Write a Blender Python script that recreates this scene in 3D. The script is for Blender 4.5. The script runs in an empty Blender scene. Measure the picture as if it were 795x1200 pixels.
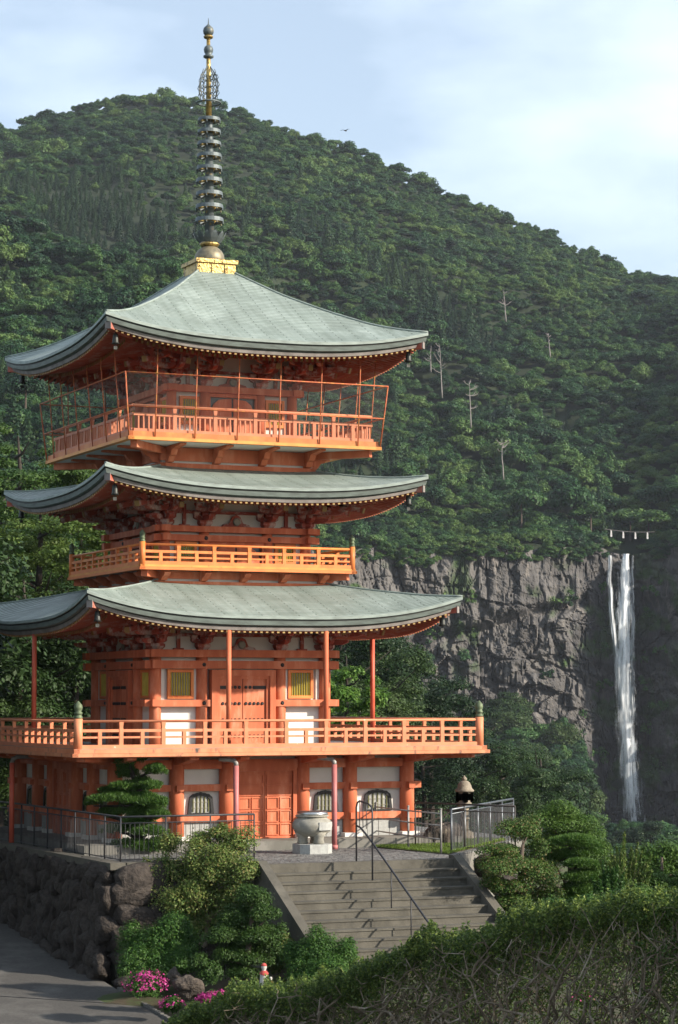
import bpy, math, random
import numpy as np
from mathutils import Vector, Matrix
R = math.radians
random.seed(7)
scene = bpy.context.scene
col = scene.collection

# ------------------------------------------------------------------ camera, sky, sun, exposure
CAM = np.array([-25.376, -66.375, 5.449]); YAW, PITCH, ROLL, FPX = 0.4192, 0.0793, -0.0018, 2829.4
PW, PH = 795.0, 1200.0
cd = bpy.data.cameras.new('camera'); cam = bpy.data.objects.new('camera', cd); col.objects.link(cam)
cd.sensor_fit = 'HORIZONTAL'; cd.sensor_width = 36.0; cd.lens = 36.0 * FPX / PW
cd.clip_start = 0.5; cd.clip_end = 9000
def _basis():
    fw = np.array([math.sin(YAW)*math.cos(PITCH), math.cos(YAW)*math.cos(PITCH), math.sin(PITCH)])
    rt = np.array([math.cos(YAW), -math.sin(YAW), 0.0])
    up = np.cross(rt, fw)
    r2 = rt*math.cos(ROLL) + up*math.sin(ROLL); u2 = up*math.cos(ROLL) - rt*math.sin(ROLL)
    return r2, u2, fw
RT, UP, FW = _basis()
M = Matrix(((RT[0], UP[0], -FW[0], CAM[0]), (RT[1], UP[1], -FW[1], CAM[1]), (RT[2], UP[2], -FW[2], CAM[2]), (0, 0, 0, 1)))
cam.matrix_world = M
scene.camera = cam

SUN_EL, SUN_AZ = R(24.5), R(46)            # azimuth: from the front of the tower towards its right
sdir = Vector((math.sin(SUN_AZ)*math.cos(SUN_EL), -math.cos(SUN_AZ)*math.cos(SUN_EL), math.sin(SUN_EL)))
sl = bpy.data.lights.new('sun', 'SUN'); so = bpy.data.objects.new('sun', sl); col.objects.link(so)
sl.energy = 5.0; sl.angle = R(1.2); sl.color = (1.0, 0.90, 0.76)
so.rotation_euler = sdir.to_track_quat('Z', 'Y').to_euler()

w = bpy.data.worlds.new('World'); scene.world = w; w.use_nodes = True
wn, wl = w.node_tree.nodes, w.node_tree.links
wn.clear()
wo = wn.new('ShaderNodeOutputWorld'); bg = wn.new('ShaderNodeBackground'); bg.inputs[1].default_value = 0.095
sky = wn.new('ShaderNodeTexSky'); sky.sky_type = 'NISHITA'; sky.sun_disc = False
sky.sun_elevation = SUN_EL; sky.sun_rotation = math.atan2(sdir.x, sdir.y); sky.air_density = 1.0; sky.dust_density = 1.2; sky.ozone_density = 1.6
# thin cloud cover over the whole dome, in sky directions
tc = wn.new('ShaderNodeTexCoord'); mp = wn.new('ShaderNodeMapping'); mp.inputs['Scale'].default_value = (1, 1, 2.4)
mp.inputs['Location'].default_value = (0.35, 0.1, 0.42)
n1 = wn.new('ShaderNodeTexNoise'); n1.inputs['Scale'].default_value = 5.2; n1.inputs['Detail'].default_value = 7; n1.inputs['Roughness'].default_value = 0.48
cr = wn.new('ShaderNodeValToRGB'); cr.color_ramp.elements[0].position = 0.42; cr.color_ramp.elements[1].position = 0.68
cr.color_ramp.elements[0].color = (0.24, 0.24, 0.24, 1); cr.color_ramp.elements[1].color = (0.72, 0.72, 0.72, 1)
mx = wn.new('ShaderNodeMix'); mx.data_type = 'RGBA'; mx.inputs[7].default_value = (8.2, 9.2, 10.2, 1)
wl.new(tc.outputs['Generated'], mp.inputs[0]); wl.new(mp.outputs[0], n1.inputs[0]); wl.new(n1.outputs[0], cr.inputs[0])
wl.new(cr.outputs[0], mx.inputs[0]); wl.new(sky.outputs[0], mx.inputs[6]); wl.new(mx.outputs[2], bg.inputs[0]); wl.new(bg.outputs[0], wo.inputs[0])

vs = scene.view_settings
vs.view_transform = 'Standard'; vs.look = 'None'; vs.exposure = 0.85; vs.gamma = 1.0; vs.use_curve_mapping = False
scene.cycles.max_bounces = 6; scene.cycles.transparent_max_bounces = 16; scene.cycles.diffuse_bounces = 3
scene.cycles.volume_bounces = 0
scene.cycles.use_denoising = True

# ------------------------------------------------------------------ photo pixel -> world
def ray(u, v):
    return FW + RT*((u-PW/2)/FPX) - UP*((v-PH/2)/FPX)
def onz(u, v, z): d = ray(u, v); return CAM + d*((z-CAM[2])/d[2])
def ony(u, v, y): d = ray(u, v); return CAM + d*((y-CAM[1])/d[1])
FH = np.array([math.sin(YAW), math.cos(YAW), 0]); RH = np.array([math.cos(YAW), -math.sin(YAW), 0])
def atd(u, v, D): d = ray(u, v); return CAM + d*(D/(d@FH))

# ------------------------------------------------------------------ numpy noise
def _h(ix, iy, iz, s):
    n = (ix*374761393 + iy*668265263 + iz*2147483647 + s*974711) & 0xffffffff
    n = ((n ^ (n >> 13))*1274126177) & 0xffffffff
    return ((n ^ (n >> 16)) & 0xffff)/65535.0
def vnoise(x, y, z=None, s=0):
    x = np.asarray(x, float); y = np.asarray(y, float); z = np.zeros_like(x) if z is None else np.asarray(z, float)
    ix, iy, iz = np.floor(x).astype(np.int64), np.floor(y).astype(np.int64), np.floor(z).astype(np.int64)
    fx, fy, fz = x-ix, y-iy, z-iz
    fx, fy, fz = fx*fx*(3-2*fx), fy*fy*(3-2*fy), fz*fz*(3-2*fz)
    r = 0
    for a in (0, 1):
        for b in (0, 1):
            for c in (0, 1):
                r = r + _h(ix+a, iy+b, iz+c, s)*(fx if a else 1-fx)*(fy if b else 1-fy)*(fz if c else 1-fz)
    return r*2-1
def fbm(x, y, z=None, o=4, s=0):
    r, a = 0, 1.0
    z0 = np.zeros_like(np.asarray(x, float)) if z is None else z
    for k in range(o):
        r = r + a*vnoise(np.asarray(x)*2**k, np.asarray(y)*2**k, np.asarray(z0)*2**k, s+k*17); a *= .5
    return r

# ------------------------------------------------------------------ materials
MATS = {}
def mat(name, c1, c2=None, rough=0.6, scale=4.0, bump=0.0, bscale=None, metallic=0.0, spec=0.3, stretch=(1, 1, 1), c3=None, s3=1.5, t3=(0.55, 0.68), coord='Object', detail=6, dist=0.02):
    m = bpy.data.materials.new(name); m.use_nodes = True; MATS[name] = m
    nt, l = m.node_tree.nodes, m.node_tree.links
    p = nt['Principled BSDF']; p.inputs['Roughness'].default_value = rough; p.inputs['Metallic'].default_value = metallic
    p.inputs['Specular IOR Level'].default_value = spec
    c2 = c2 or tuple(v*0.7 for v in c1)
    tc = nt.new('ShaderNodeTexCoord'); mp = nt.new('ShaderNodeMapping'); mp.inputs['Scale'].default_value = stretch
    l.new(tc.outputs[coord], mp.inputs[0])
    n = nt.new('ShaderNodeTexNoise'); n.inputs['Scale'].default_value = scale; n.inputs['Detail'].default_value = detail; l.new(mp.outputs[0], n.inputs[0])
    r = nt.new('ShaderNodeValToRGB'); r.color_ramp.elements[0].position = .32; r.color_ramp.elements[1].position = .68
    r.color_ramp.elements[0].color = (*c2, 1); r.color_ramp.elements[1].color = (*c1, 1); l.new(n.outputs[0], r.inputs[0])
    out = r.outputs[0]
    if c3:
        n3 = nt.new('ShaderNodeTexNoise'); n3.inputs['Scale'].default_value = s3; n3.inputs['Detail'].default_value = 8; n3.inputs['Roughness'].default_value = .65; l.new(mp.outputs[0], n3.inputs[0])
        r3 = nt.new('ShaderNodeValToRGB'); r3.color_ramp.elements[0].position, r3.color_ramp.elements[1].position = t3; l.new(n3.outputs[0], r3.inputs[0])
        mix = nt.new('ShaderNodeMix'); mix.data_type = 'RGBA'; l.new(r3.outputs[0], mix.inputs[0]); l.new(out, mix.inputs[6]); mix.inputs[7].default_value = (*c3, 1); out = mix.outputs[2]
    l.new(out, p.inputs['Base Color'])
    if bump:
        nb = nt.new('ShaderNodeTexNoise'); nb.inputs['Scale'].default_value = bscale or scale*4; nb.inputs['Detail'].default_value = 5; l.new(mp.outputs[0], nb.inputs[0])
        b = nt.new('ShaderNodeBump'); b.inputs['Strength'].default_value = bump; b.inputs['Distance'].default_value = dist; l.new(nb.outputs[0], b.inputs['Height']); l.new(b.outputs[0], p.inputs['Normal'])
    return m
mat('vermilion', (0.57, 0.165, 0.075), (0.43, 0.108, 0.048), .68, 2.2, .15, 30, stretch=(1.6,1.6,.45), c3=(0.60, 0.245, 0.15), s3=2.2, t3=(.52, .72))
mat('rail_paint', (0.61, 0.235, 0.12), (0.52, 0.175, 0.085), .55, 2.5, .1, 30, c3=(0.72, 0.55, 0.44), s3=5, t3=(.66, .72))
mat('edge_paint', (0.61, 0.25, 0.13), (0.50, 0.18, 0.085), .6, 2.0, .1, 30, c3=(0.07, 0.06, 0.05), s3=3.0, t3=(.56, .70), stretch=(1.6,1.6,.5))
mat('orange_paint', (0.66, 0.205, 0.06), (0.55, 0.15, 0.04), .5, 2.5, .06, 30, c3=(0.68, 0.29, 0.07), s3=2, t3=(.5, .75))
mat('rust_paint', (0.46, 0.12, 0.05), (0.28, 0.075, 0.035), .6, 8, .1, 60, c3=(0.5, 0.26, 0.06), s3=6, t3=(.52, .7))
mat('yellow_edge', (0.66, 0.30, 0.07), (0.55, 0.20, 0.05), .55, 3, .05, 30, c3=(0.25, 0.09, 0.03), s3=9, t3=(.62, .7))
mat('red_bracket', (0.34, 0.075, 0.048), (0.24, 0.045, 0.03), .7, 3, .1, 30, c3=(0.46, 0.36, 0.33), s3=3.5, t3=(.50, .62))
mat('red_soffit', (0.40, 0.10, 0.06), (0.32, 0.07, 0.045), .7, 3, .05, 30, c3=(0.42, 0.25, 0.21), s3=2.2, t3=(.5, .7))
mat('yellow_tip', (0.36, 0.24, 0.085), (0.24, 0.14, 0.055), .6, 4)
mat('grey_board', (0.26, 0.235, 0.22), (0.16, 0.14, 0.13), .8, 3, .1, 20)
mat('white_plaster', (0.67, 0.65, 0.61), (0.58, 0.56, 0.52), .8, 1.5, .05, 20, c3=(0.50, 0.46, 0.42), s3=2, t3=(.6, .8))
mat('pipe_pink', (0.42, 0.15, 0.145), (0.35, 0.115, 0.11), .5, 3)
mat('pipe_red', (0.55, 0.11, 0.06), (0.45, 0.08, 0.045), .5, 3)
mat('concrete', (0.20, 0.19, 0.17), (0.13, 0.125, 0.11), .9, 1.6, .25, 30, c3=(0.11, 0.11, 0.095), s3=2.2, t3=(.55, .7))
mat('step_concrete', (0.108, 0.100, 0.082), (0.070, 0.065, 0.053), .9, 1.6, .5, 24, c3=(0.052, 0.049, 0.041), s3=2.6, t3=(.50, .75))
mat('dark_metal', (0.035, 0.036, 0.04), (0.025, 0.025, 0.028), .5, 6, metallic=.0, spec=.4)
mat('brown_metal', (0.05, 0.04, 0.035), (0.03, 0.025, 0.02), .5, 6, spec=.4)
mat('grey_metal', (0.13, 0.14, 0.155), (0.09, 0.10, 0.11), .4, 6, metallic=.5)
mat('galvanised', (0.30, 0.29, 0.27), (0.20, 0.19, 0.18), .5, 8, metallic=.3)
mat('bronze', (0.055, 0.06, 0.055), (0.035, 0.035, 0.033), .5, 8, metallic=.6, c3=(0.09, 0.13, 0.11), s3=5)
mat('sorin_bronze', (0.125, 0.15, 0.155), (0.075, 0.09, 0.095), .5, 7, metallic=.25, c3=(0.28, 0.20, 0.07), s3=4.5, t3=(.58, .68))
mat('bowl_bronze', (0.24, 0.21, 0.14), (0.13, 0.115, 0.085), .5, 8, metallic=.3, c3=(0.10, 0.11, 0.10), s3=6)
mat('cap_bronze', (0.15, 0.19, 0.11), (0.08, 0.10, 0.06), .6, 7, metallic=.3)
mat('gold', (0.52, 0.38, 0.15), (0.34, 0.24, 0.09), .42, 6, .6, 16, metallic=.85, c3=(0.13, 0.09, 0.04), s3=7, t3=(.5, .62), dist=.05)
mat('black_iron', (0.02, 0.02, 0.022), (0.015, 0.015, 0.015), .5, 6)
mat('steel', (0.55, 0.55, 0.54), (0.40, 0.40, 0.38), .28, 6, metallic=.95)
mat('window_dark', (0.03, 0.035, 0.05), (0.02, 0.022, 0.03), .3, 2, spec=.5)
mat('window_reflect', (0.34, 0.37, 0.41), (0.22, 0.25, 0.29), .4, 2)  # pale bluish reflection painted into the flat colour
mat('paper_glass', (0.36, 0.36, 0.34), (0.22, 0.22, 0.20), .3, 2, spec=.5)
mat('olive_bar', (0.50, 0.42, 0.07), (0.36, 0.29, 0.04), .6, 5)
mat('olive_dark', (0.10, 0.10, 0.03), (0.07, 0.07, 0.02), .6, 5)
mat('stone_pale', (0.30, 0.29, 0.25), (0.20, 0.19, 0.16), .7, 4, .25, 30, c3=(0.36, 0.35, 0.30), s3=3)
mat('stone_block', (0.36, 0.37, 0.35), (0.28, 0.28, 0.27), .8, 12, .15, 60)
mat('stone_lantern', (0.29, 0.25, 0.195), (0.16, 0.135, 0.105), .9, 6, .5, 30, c3=(0.11, 0.095, 0.07), s3=5)
mat('wall_stone', (0.055, 0.045, 0.038), (0.022, 0.018, 0.016), .9, 3.5, 1.0, 7, c3=(0.10, 0.082, 0.065), s3=3, t3=(.58, .78), dist=.09)
mat('garden_rock', (0.085, 0.068, 0.055), (0.04, 0.033, 0.028), .9, 3, .9, 8, c3=(0.15, 0.125, 0.095), s3=4, dist=.07)
mat('soil', (0.07, 0.055, 0.035), (0.04, 0.032, 0.02), .95, 3, .6, 20, c3=(0.05, 0.07, 0.025), s3=1.2, t3=(.45, .6))
mat('asphalt', (0.080, 0.076, 0.071), (0.058, 0.055, 0.052), .9, 14, .5, 90, c3=(0.13, 0.125, 0.115), s3=.6, t3=(.5, .7))
mat('forest_floor', (0.018, 0.030, 0.012), (0.011, 0.018, 0.008), .95, .05)
mat('bark', (0.11, 0.085, 0.065), (0.06, 0.046, 0.036), .9, 8, .6, 25, stretch=(1, 1, .3))
mat('bark_dark', (0.045, 0.036, 0.03), (0.025, 0.02, 0.017), .9, 8, .5, 25)
mat('twig', (0.185, 0.145, 0.10), (0.10, 0.076, 0.052), .85, 6, .4, 40, c3=(0.34, 0.295, 0.235), s3=2.5, t3=(.52, .66))  # pale patches: grey bark, plus sunlit highlights put into the colour
mat('dead_wood', (0.25, 0.235, 0.22), (0.18, 0.165, 0.155), .9, .4)
mat('statue_stone', (0.50, 0.49, 0.46), (0.38, 0.37, 0.34), .9, 8, .3, 40)
mat('red_cloth', (0.45, 0.085, 0.075), (0.34, 0.05, 0.045), .9, 8)
mat('pink_skin', (0.60, 0.45, 0.40), (0.5, 0.37, 0.32), .9, 8)
mat('rope', (0.16, 0.15, 0.14), (0.12, 0.11, 0.10), .9, .5)
mat('paper', (0.42, 0.42, 0.42), (0.36, 0.36, 0.36), .9, .5)  # white paper greyed, shade on the streamers put into the colour
mat('feather', (0.05, 0.045, 0.04), (0.03, 0.027, 0.025), .9, 8)
mat('kerb_white', (0.15, 0.145, 0.135), (0.09, 0.087, 0.08), .9, 3, .2, 30)

def leafmat(name, cols, trans=0.25, per='rnd', rough=.55):
    m = bpy.data.materials.new(name); m.use_nodes = True; MATS[name] = m
    nt, l = m.node_tree.nodes, m.node_tree.links
    p = nt['Principled BSDF']; p.inputs['Roughness'].default_value = rough; p.inputs['Specular IOR Level'].default_value = .25
    r = nt.new('ShaderNodeValToRGB')
    el = r.color_ramp.elements
    while len(el) < len(cols): el.new(.5)
    for i, c in enumerate(cols): el[i].position = i/(len(cols)-1); el[i].color = (*c, 1)
    at = nt.new('ShaderNodeAttribute'); at.attribute_name = 'rnd'
    if per == 'both':
        oi = nt.new('ShaderNodeObjectInfo'); ma = nt.new('ShaderNodeMath'); ma.operation = 'MULTIPLY_ADD'; ma.inputs[1].default_value = .25
        m2 = nt.new('ShaderNodeMath'); m2.operation = 'MULTIPLY'; m2.inputs[1].default_value = .85
        l.new(at.outputs['Fac'], ma.inputs[0]); l.new(oi.outputs['Random'], m2.inputs[0]); l.new(m2.outputs[0], ma.inputs[2])
        ge = nt.new('ShaderNodeNewGeometry'); nz_ = nt.new('ShaderNodeTexNoise'); nz_.inputs['Scale'].default_value = .016; nz_.inputs['Detail'].default_value = 3; l.new(ge.outputs['Position'], nz_.inputs[0])
        m4 = nt.new('ShaderNodeMath'); m4.operation = 'MULTIPLY_ADD'; m4.inputs[1].default_value = 2.2; m4.inputs[2].default_value = -1.12; l.new(nz_.outputs[0], m4.inputs[0])  # broad patches: species tone, with sunlit areas put into the colour
        m5 = nt.new('ShaderNodeMath'); m5.operation = 'ADD'; l.new(ma.outputs[0], m5.inputs[0]); l.new(m4.outputs[0], m5.inputs[1]); l.new(m5.outputs[0], r.inputs[0])
    else:
        l.new(at.outputs['Fac'], r.inputs[0])
    l.new(r.outputs[0], p.inputs['Base Color'])
    if trans:
        t = nt.new('ShaderNodeBsdfTranslucent'); l.new(r.outputs[0], t.inputs[0]); ms = nt.new('ShaderNodeMixShader'); ms.inputs[0].default_value = trans
        o = nt['Material Output']; l.new(p.outputs[0], ms.inputs[1]); l.new(t.outputs[0], ms.inputs[2]); l.new(ms.outputs[0], o.inputs[0])
    return m
leafmat('leaf_forest', [(0.011, 0.038, 0.016), (0.018, 0.058, 0.020), (0.030, 0.084, 0.023), (0.054, 0.116, 0.028), (0.092, 0.155, 0.038)], .18, 'both')
leafmat('leaf_conifer', [(0.011, 0.034, 0.016), (0.019, 0.050, 0.019), (0.032, 0.068, 0.023)], .12, 'both')
leafmat('leaf_grove', [(0.022, 0.050, 0.012), (0.04, 0.085, 0.018), (0.07, 0.12, 0.025), (0.11, 0.15, 0.03)], .3, 'both')
leafmat('leaf_shaded', [(0.012, 0.030, 0.009), (0.02, 0.046, 0.012), (0.032, 0.062, 0.015), (0.05, 0.08, 0.02)], .2, 'both')  # darker grove leaf for trees standing in shade; the shade is in the colour
leafmat('leaf_bright', [(0.05, 0.12, 0.02), (0.08, 0.17, 0.025), (0.12, 0.21, 0.03)], .3)
leafmat('leaf_pine', [(0.035, 0.085, 0.016), (0.055, 0.12, 0.02), (0.09, 0.16, 0.03)], .25)
leafmat('leaf_light', [(0.05, 0.095, 0.022), (0.09, 0.145, 0.03), (0.14, 0.19, 0.045), (0.17, 0.20, 0.06), (0.20, 0.165, 0.06)], .3)
leafmat('leaf_shrub', [(0.022, 0.065, 0.012), (0.04, 0.10, 0.016), (0.07, 0.14, 0.022)], .25)
leafmat('leaf_dark', [(0.02, 0.05, 0.010), (0.034, 0.075, 0.013), (0.055, 0.10, 0.02)], .2)
leafmat('leaf_hedge', [(0.036, 0.066, 0.015), (0.066, 0.112, 0.021), (0.115, 0.168, 0.031), (0.19, 0.235, 0.047)], .33)
leafmat('leaf_clipped', [(0.035, 0.080, 0.012), (0.06, 0.12, 0.018), (0.09, 0.16, 0.028)], .25)
leafmat('leaf_tipped', [(0.028, 0.070, 0.013), (0.04, 0.09, 0.016), (0.055, 0.11, 0.02), (0.075, 0.135, 0.025), (0.09, 0.145, 0.03), (0.12, 0.15, 0.04), (0.22, 0.13, 0.075)], .25)
leafmat('flower', [(0.30, 0.02, 0.13), (0.40, 0.035, 0.19), (0.50, 0.07, 0.27)], .25)
leafmat('grass', [(0.08, 0.14, 0.02), (0.13, 0.20, 0.03), (0.18, 0.25, 0.045)], .25)
leafmat('moss', [(0.018, 0.06, 0.010), (0.03, 0.09, 0.012), (0.05, 0.12, 0.018)], .15)

# ------------------------------------------------------------------ mesh helpers
KIDS = {}
class MB:
    def __init__(s): s.v = []; s.f = []; s.sm = []
    def add(s, vs, fs, smooth=False):
        o = len(s.v); s.v += [tuple(map(float, p)) for p in vs]; s.f += [tuple(i+o for i in f) for f in fs]; s.sm += [smooth]*len(fs); return s
    def box(s, x0, x1, y0, y1, z0, z1):
        return s.add([(x0,y0,z0),(x1,y0,z0),(x1,y1,z0),(x0,y1,z0),(x0,y0,z1),(x1,y0,z1),(x1,y1,z1),(x0,y1,z1)],
                     [(3,2,1,0),(4,5,6,7),(0,1,5,4),(1,2,6,5),(2,3,7,6),(3,0,4,7)])
    def cb(s, cx, cy, cz, sx, sy, sz): return s.box(cx-sx/2, cx+sx/2, cy-sy/2, cy+sy/2, cz-sz/2, cz+sz/2)
    def beam(s, a, b, w, h, up=(0,0,1)):
        a, b = np.array(a, float), np.array(b, float); d = b-a; d /= np.linalg.norm(d)
        x = np.cross(d, up); n = np.linalg.norm(x); x = np.array([1.,0,0]) if n < 1e-6 else x/n; z = np.cross(x, d)
        vs = []
        for p in (a, b):
            for sx, sz in ((-1,-1),(1,-1),(1,1),(-1,1)): vs.append(p + x*sx*w/2 + z*sz*h/2)
        return s.add(vs, [(3,2,1,0),(4,5,6,7),(0,1,5,4),(1,2,6,5),(2,3,7,6),(3,0,4,7)])
    def tube(s, pts, r, n=8, caps=True):
        pts = [np.array(p, float) for p in pts]; rs = r if hasattr(r, '__len__') else [r]*len(pts)
        vs, fs = [], []
        prev = None
        for i, p in enumerate(pts):
            d = pts[min(i+1, len(pts)-1)] - pts[max(i-1, 0)]; d = d/(np.linalg.norm(d)+1e-9)
            if prev is None:
                a = np.array([0,0,1.]) if abs(d[2]) < .9 else np.array([1.,0,0]); x = np.cross(d, a)
            else:
                x = prev - d*(prev@d)
            x /= np.linalg.norm(x)+1e-9; prev = x; y = np.cross(d, x)
            for k in range(n):
                t = 2*math.pi*k/n; vs.append(p + (x*math.cos(t)+y*math.sin(t))*rs[i])
        for i in range(len(pts)-1):
            for k in range(n):
                fs.append((i*n+k, i*n+(k+1)%n, (i+1)*n+(k+1)%n, (i+1)*n+k))
        s.add(vs, fs, n > 5)
        if caps:
            s.f += [tuple(len(s.v)-len(vs)+k for k in reversed(range(n))), tuple(len(s.v)-n+k for k in range(n))]; s.sm += [False, False]
        return s
    def lathe(s, prof, n=16, c=(0,0,0), smooth=True):
        vs, fs = [], []
        for r, z in prof:
            for k in range(n):
                t = 2*math.pi*(k+.5)/n; vs.append((c[0]+r*math.cos(t), c[1]+r*math.sin(t), c[2]+z))
        for i in range(len(prof)-1):
            for k in range(n): fs.append((i*n+k, i*n+(k+1)%n, (i+1)*n+(k+1)%n, (i+1)*n+k))
        s.add(vs, fs, smooth)
        o = len(s.v)-len(vs)
        s.f += [tuple(o+k for k in reversed(range(n))), tuple(len(s.v)-n+k for k in range(n))]; s.sm += [False, False]
        return s
    def prism(s, poly, y0, y1, axis='y'):
        n = len(poly)
        def P(a, b, t): return (a, t, b) if axis == 'y' else ((t, a, b) if axis == 'x' else (a, b, t))
        vs = [P(a, b, y0) for a, b in poly] + [P(a, b, y1) for a, b in poly]
        return s.add(vs, [tuple(range(n)), tuple(reversed(range(n, 2*n)))] + [(i, i+n, (i+1) % n+n, (i+1) % n) for i in range(n)])
    def ring(s, outer, inner, y0, y1):
        n = len(outer)
        vs = [(a, y, b) for y in (y0, y1) for poly in (outer, inner) for a, b in poly]
        fs = []
        for i in range(n):
            j = (i+1) % n
            fs += [(i, j, n+j, n+i), (2*n+i, 3*n+i, 3*n+j, 2*n+j), (i, 2*n+i, 2*n+j, j), (n+i, n+j, 3*n+j, 3*n+i)]
        return s.add(vs, fs)
    def mesh(s, name, m):
        me = bpy.data.meshes.new(name); me.from_pydata(s.v, [], s.f); me.polygons.foreach_set('use_smooth', s.sm)
        ms = m if isinstance(m, (list, tuple)) else [m]
        for q in ms: me.materials.append(MATS[q])
        me.update(); return me
    def build(s, name, m, parent=None, rot=0, loc=(0,0,0)): return link(name, s.mesh(name, m), parent, rot, loc)
def link(name, me, parent=None, rot=0, loc=(0,0,0)):
    o = bpy.data.objects.new(name, me); col.objects.link(o); o.parent = parent; o.rotation_euler = (0, 0, rot); o.location = loc
    if parent is not None: KIDS.setdefault(parent.name, []).append(o)
    return o
def empty(name, loc=(0,0,0), rz=0, parent=None):
    o = bpy.data.objects.new(name, None); col.objects.link(o); o.location = loc; o.rotation_euler = (0,0,rz); o.parent = parent; o.empty_display_size = .2
    if parent is not None: KIDS.setdefault(parent.name, []).append(o)
    return o
def tag(o, label=None, cat=None, group=None, kind=None):
    if label: o['label'] = label
    if cat: o['category'] = cat
    if group: o['group'] = group
    if kind: o['kind'] = kind
    return o
def clone(o, parent, rot=None, loc=None):
    c = o.copy(); col.objects.link(c); c.parent = parent
    if rot is not None: c.rotation_euler = (0, 0, rot)
    if loc is not None: c.location = loc
    if parent is not None: KIDS.setdefault(parent.name, []).append(c)
    for ch in list(KIDS.get(o.name, [])): clone(ch, c)
    return c
def quadmesh(name, V, m, rnd=None):
    """V (n,4,3) -> one mesh of n quads with a per-face value for colour variation"""
    n = len(V); me = bpy.data.meshes.new(name)
    me.vertices.add(4*n); me.vertices.foreach_set('co', V.reshape(-1).astype(np.float32))
    me.loops.add(4*n); me.loops.foreach_set('vertex_index', np.arange(4*n, dtype=np.int32))
    me.polygons.add(n); me.polygons.foreach_set('loop_start', np.arange(0, 4*n, 4, dtype=np.int32))
    me.update(calc_edges=True)
    a = me.attributes.new('rnd', 'FLOAT', 'FACE'); a.data.foreach_set('value', (rnd if rnd is not None else np.random.rand(n)).astype(np.float32))
    for q in (m if isinstance(m, (list, tuple)) else [m]): me.materials.append(MATS[q])
    return me
def gridmesh(name, P, m, smooth=True, uv=None):
    a, b = P.shape[:2]; me = bpy.data.meshes.new(name)
    idx = np.arange(a*b).reshape(a, b)
    F = np.stack([idx[:-1,:-1], idx[1:,:-1], idx[1:,1:], idx[:-1,1:]], -1).reshape(-1, 4)
    me.from_pydata(P.reshape(-1, 3).tolist(), [], F.tolist())
    me.polygons.foreach_set('use_smooth', [smooth]*len(F))
    if uv is not None:
        ul = me.uv_layers.new(name='UVMap'); UV = uv.reshape(-1, 2)[F.reshape(-1)]
        ul.data.foreach_set('uv', UV.reshape(-1).astype(np.float32))
    me.materials.append(MATS[m]); me.update(); return me

rng = np.random.default_rng(11)
def unit(a): return a/(np.linalg.norm(a, axis=-1, keepdims=True)+1e-9)
def leafquads(P, N, size, aspect, rg, axis=None):
    n = len(P); t = unit(np.cross(N, rg.normal(size=(n, 3)))) if axis is None else unit(axis)
    b = unit(np.cross(N, t)); sz = size*(0.6+0.8*rg.random((n, 1)))
    return np.stack([P-t*sz, P+b*sz*aspect, P+t*sz, P-b*sz*aspect], 1)
def blobleaves(blobs, n, size, rg, aspect=.55, shell=.55, upb=.35, jit=.7, below=-.6):
    """blobs (k,6) ellipsoids; n leaves in all, spread over the outer shells"""
    B = np.array(blobs, float); wgt = (B[:,3]*B[:,4]+B[:,3]*B[:,5]+B[:,4]*B[:,5]); k = rg.choice(len(B), n, p=wgt/wgt.sum())
    d = unit(rg.normal(size=(n, 3))); low = d[:,2] < below; d[low, 2] *= -1
    r = shell + (1-shell)*rg.random((n, 1))**.6
    r *= 1 + .12*rg.normal(size=(n, 1))
    P = B[k,:3] + d*r*B[k,3:6]
    N = unit(unit(d/B[k,3:6]) + np.array([0,0,upb]) + jit*rg.normal(size=(n, 3))*.6)
    return leafquads(P, N, size, aspect, rg)
def needles(blobs, n, size, rg, aspect=.12, upb=.6, shell=.5):
    B = np.array(blobs, float); wgt = B[:,3]*B[:,4]; k = rg.choice(len(B), n, p=wgt/wgt.sum())
    d = unit(rg.normal(size=(n, 3))); low = d[:,2] < -.35; d[low, 2] *= -1
    r = shell + (1-shell)*rg.random((n, 1))**.6
    P = B[k,:3] + d*r*B[k,3:6]
    ax = unit(unit(d/B[k,3:6])*.8 + np.array([0,0,upb]) + .55*rg.normal(size=(n, 3)))
    N = unit(np.cross(ax, rg.normal(size=(n, 3))))
    return leafquads(P, N, size, aspect, rg, ax)

# ------------------------------------------------------------------ the setting: near ground
def roadz(y): return -1.46 + .09*(y+10.9)
CP = [(-5.5,-11,-1.25),(-3,-12,-1.0),(-4,-15,-1.2),(0,-15,-.85),(3,-15,-.75),(-6.2,-14,-1.75),(-6,-20,-1.9),(-9.5,-24,-1.8),(-8,-27,-1.4),(-7,-31,0.0),(-6,-36,.55),(0,-25,-.6),(3,-20,-.5),
      (5,-12,0.5),(8,-8,.3),(12,-10,-1),(10.5,0,-2),(4,-30,.5),(-15,-45,-1.5),(-25,-66,3.6),(0,-50,2),(20,-20,-3),(0,14,-1.2),(15,15,-5),(-12,15,.6),(-3,-4,-2),(3,-4,-2),(0,5,-2),(40,-60,2),(-60,-60,-3),
      (-60,20,2),(40,20,-8),(-30,-20,-2.0),(-30,5,.3)]
for yy in range(-14, 32, 4):
    for xx in (-6.6, -9, -13): CP.append((xx, yy, roadz(yy)-.12))
CP = np.array(CP)
def groundz(x, y):
    x = np.asarray(x, float); y = np.asarray(y, float)
    d2 = (x[..., None]-CP[:,0])**2 + (y[..., None]-CP[:,1])**2 + .15
    wt = d2**-1.6
    return (wt*CP[:,2]).sum(-1)/wt.sum(-1)
gx, gy = np.meshgrid(np.concatenate([np.arange(-90,-20,4), np.arange(-20,20,.5), np.arange(20,61,4)]), np.concatenate([np.arange(-90,-40,4), np.arange(-40,20,.5), np.arange(20,40,2)]), indexing='ij')
gz = groundz(gx, gy) + .05*fbm(gx*.8, gy*.8, o=3)
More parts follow.
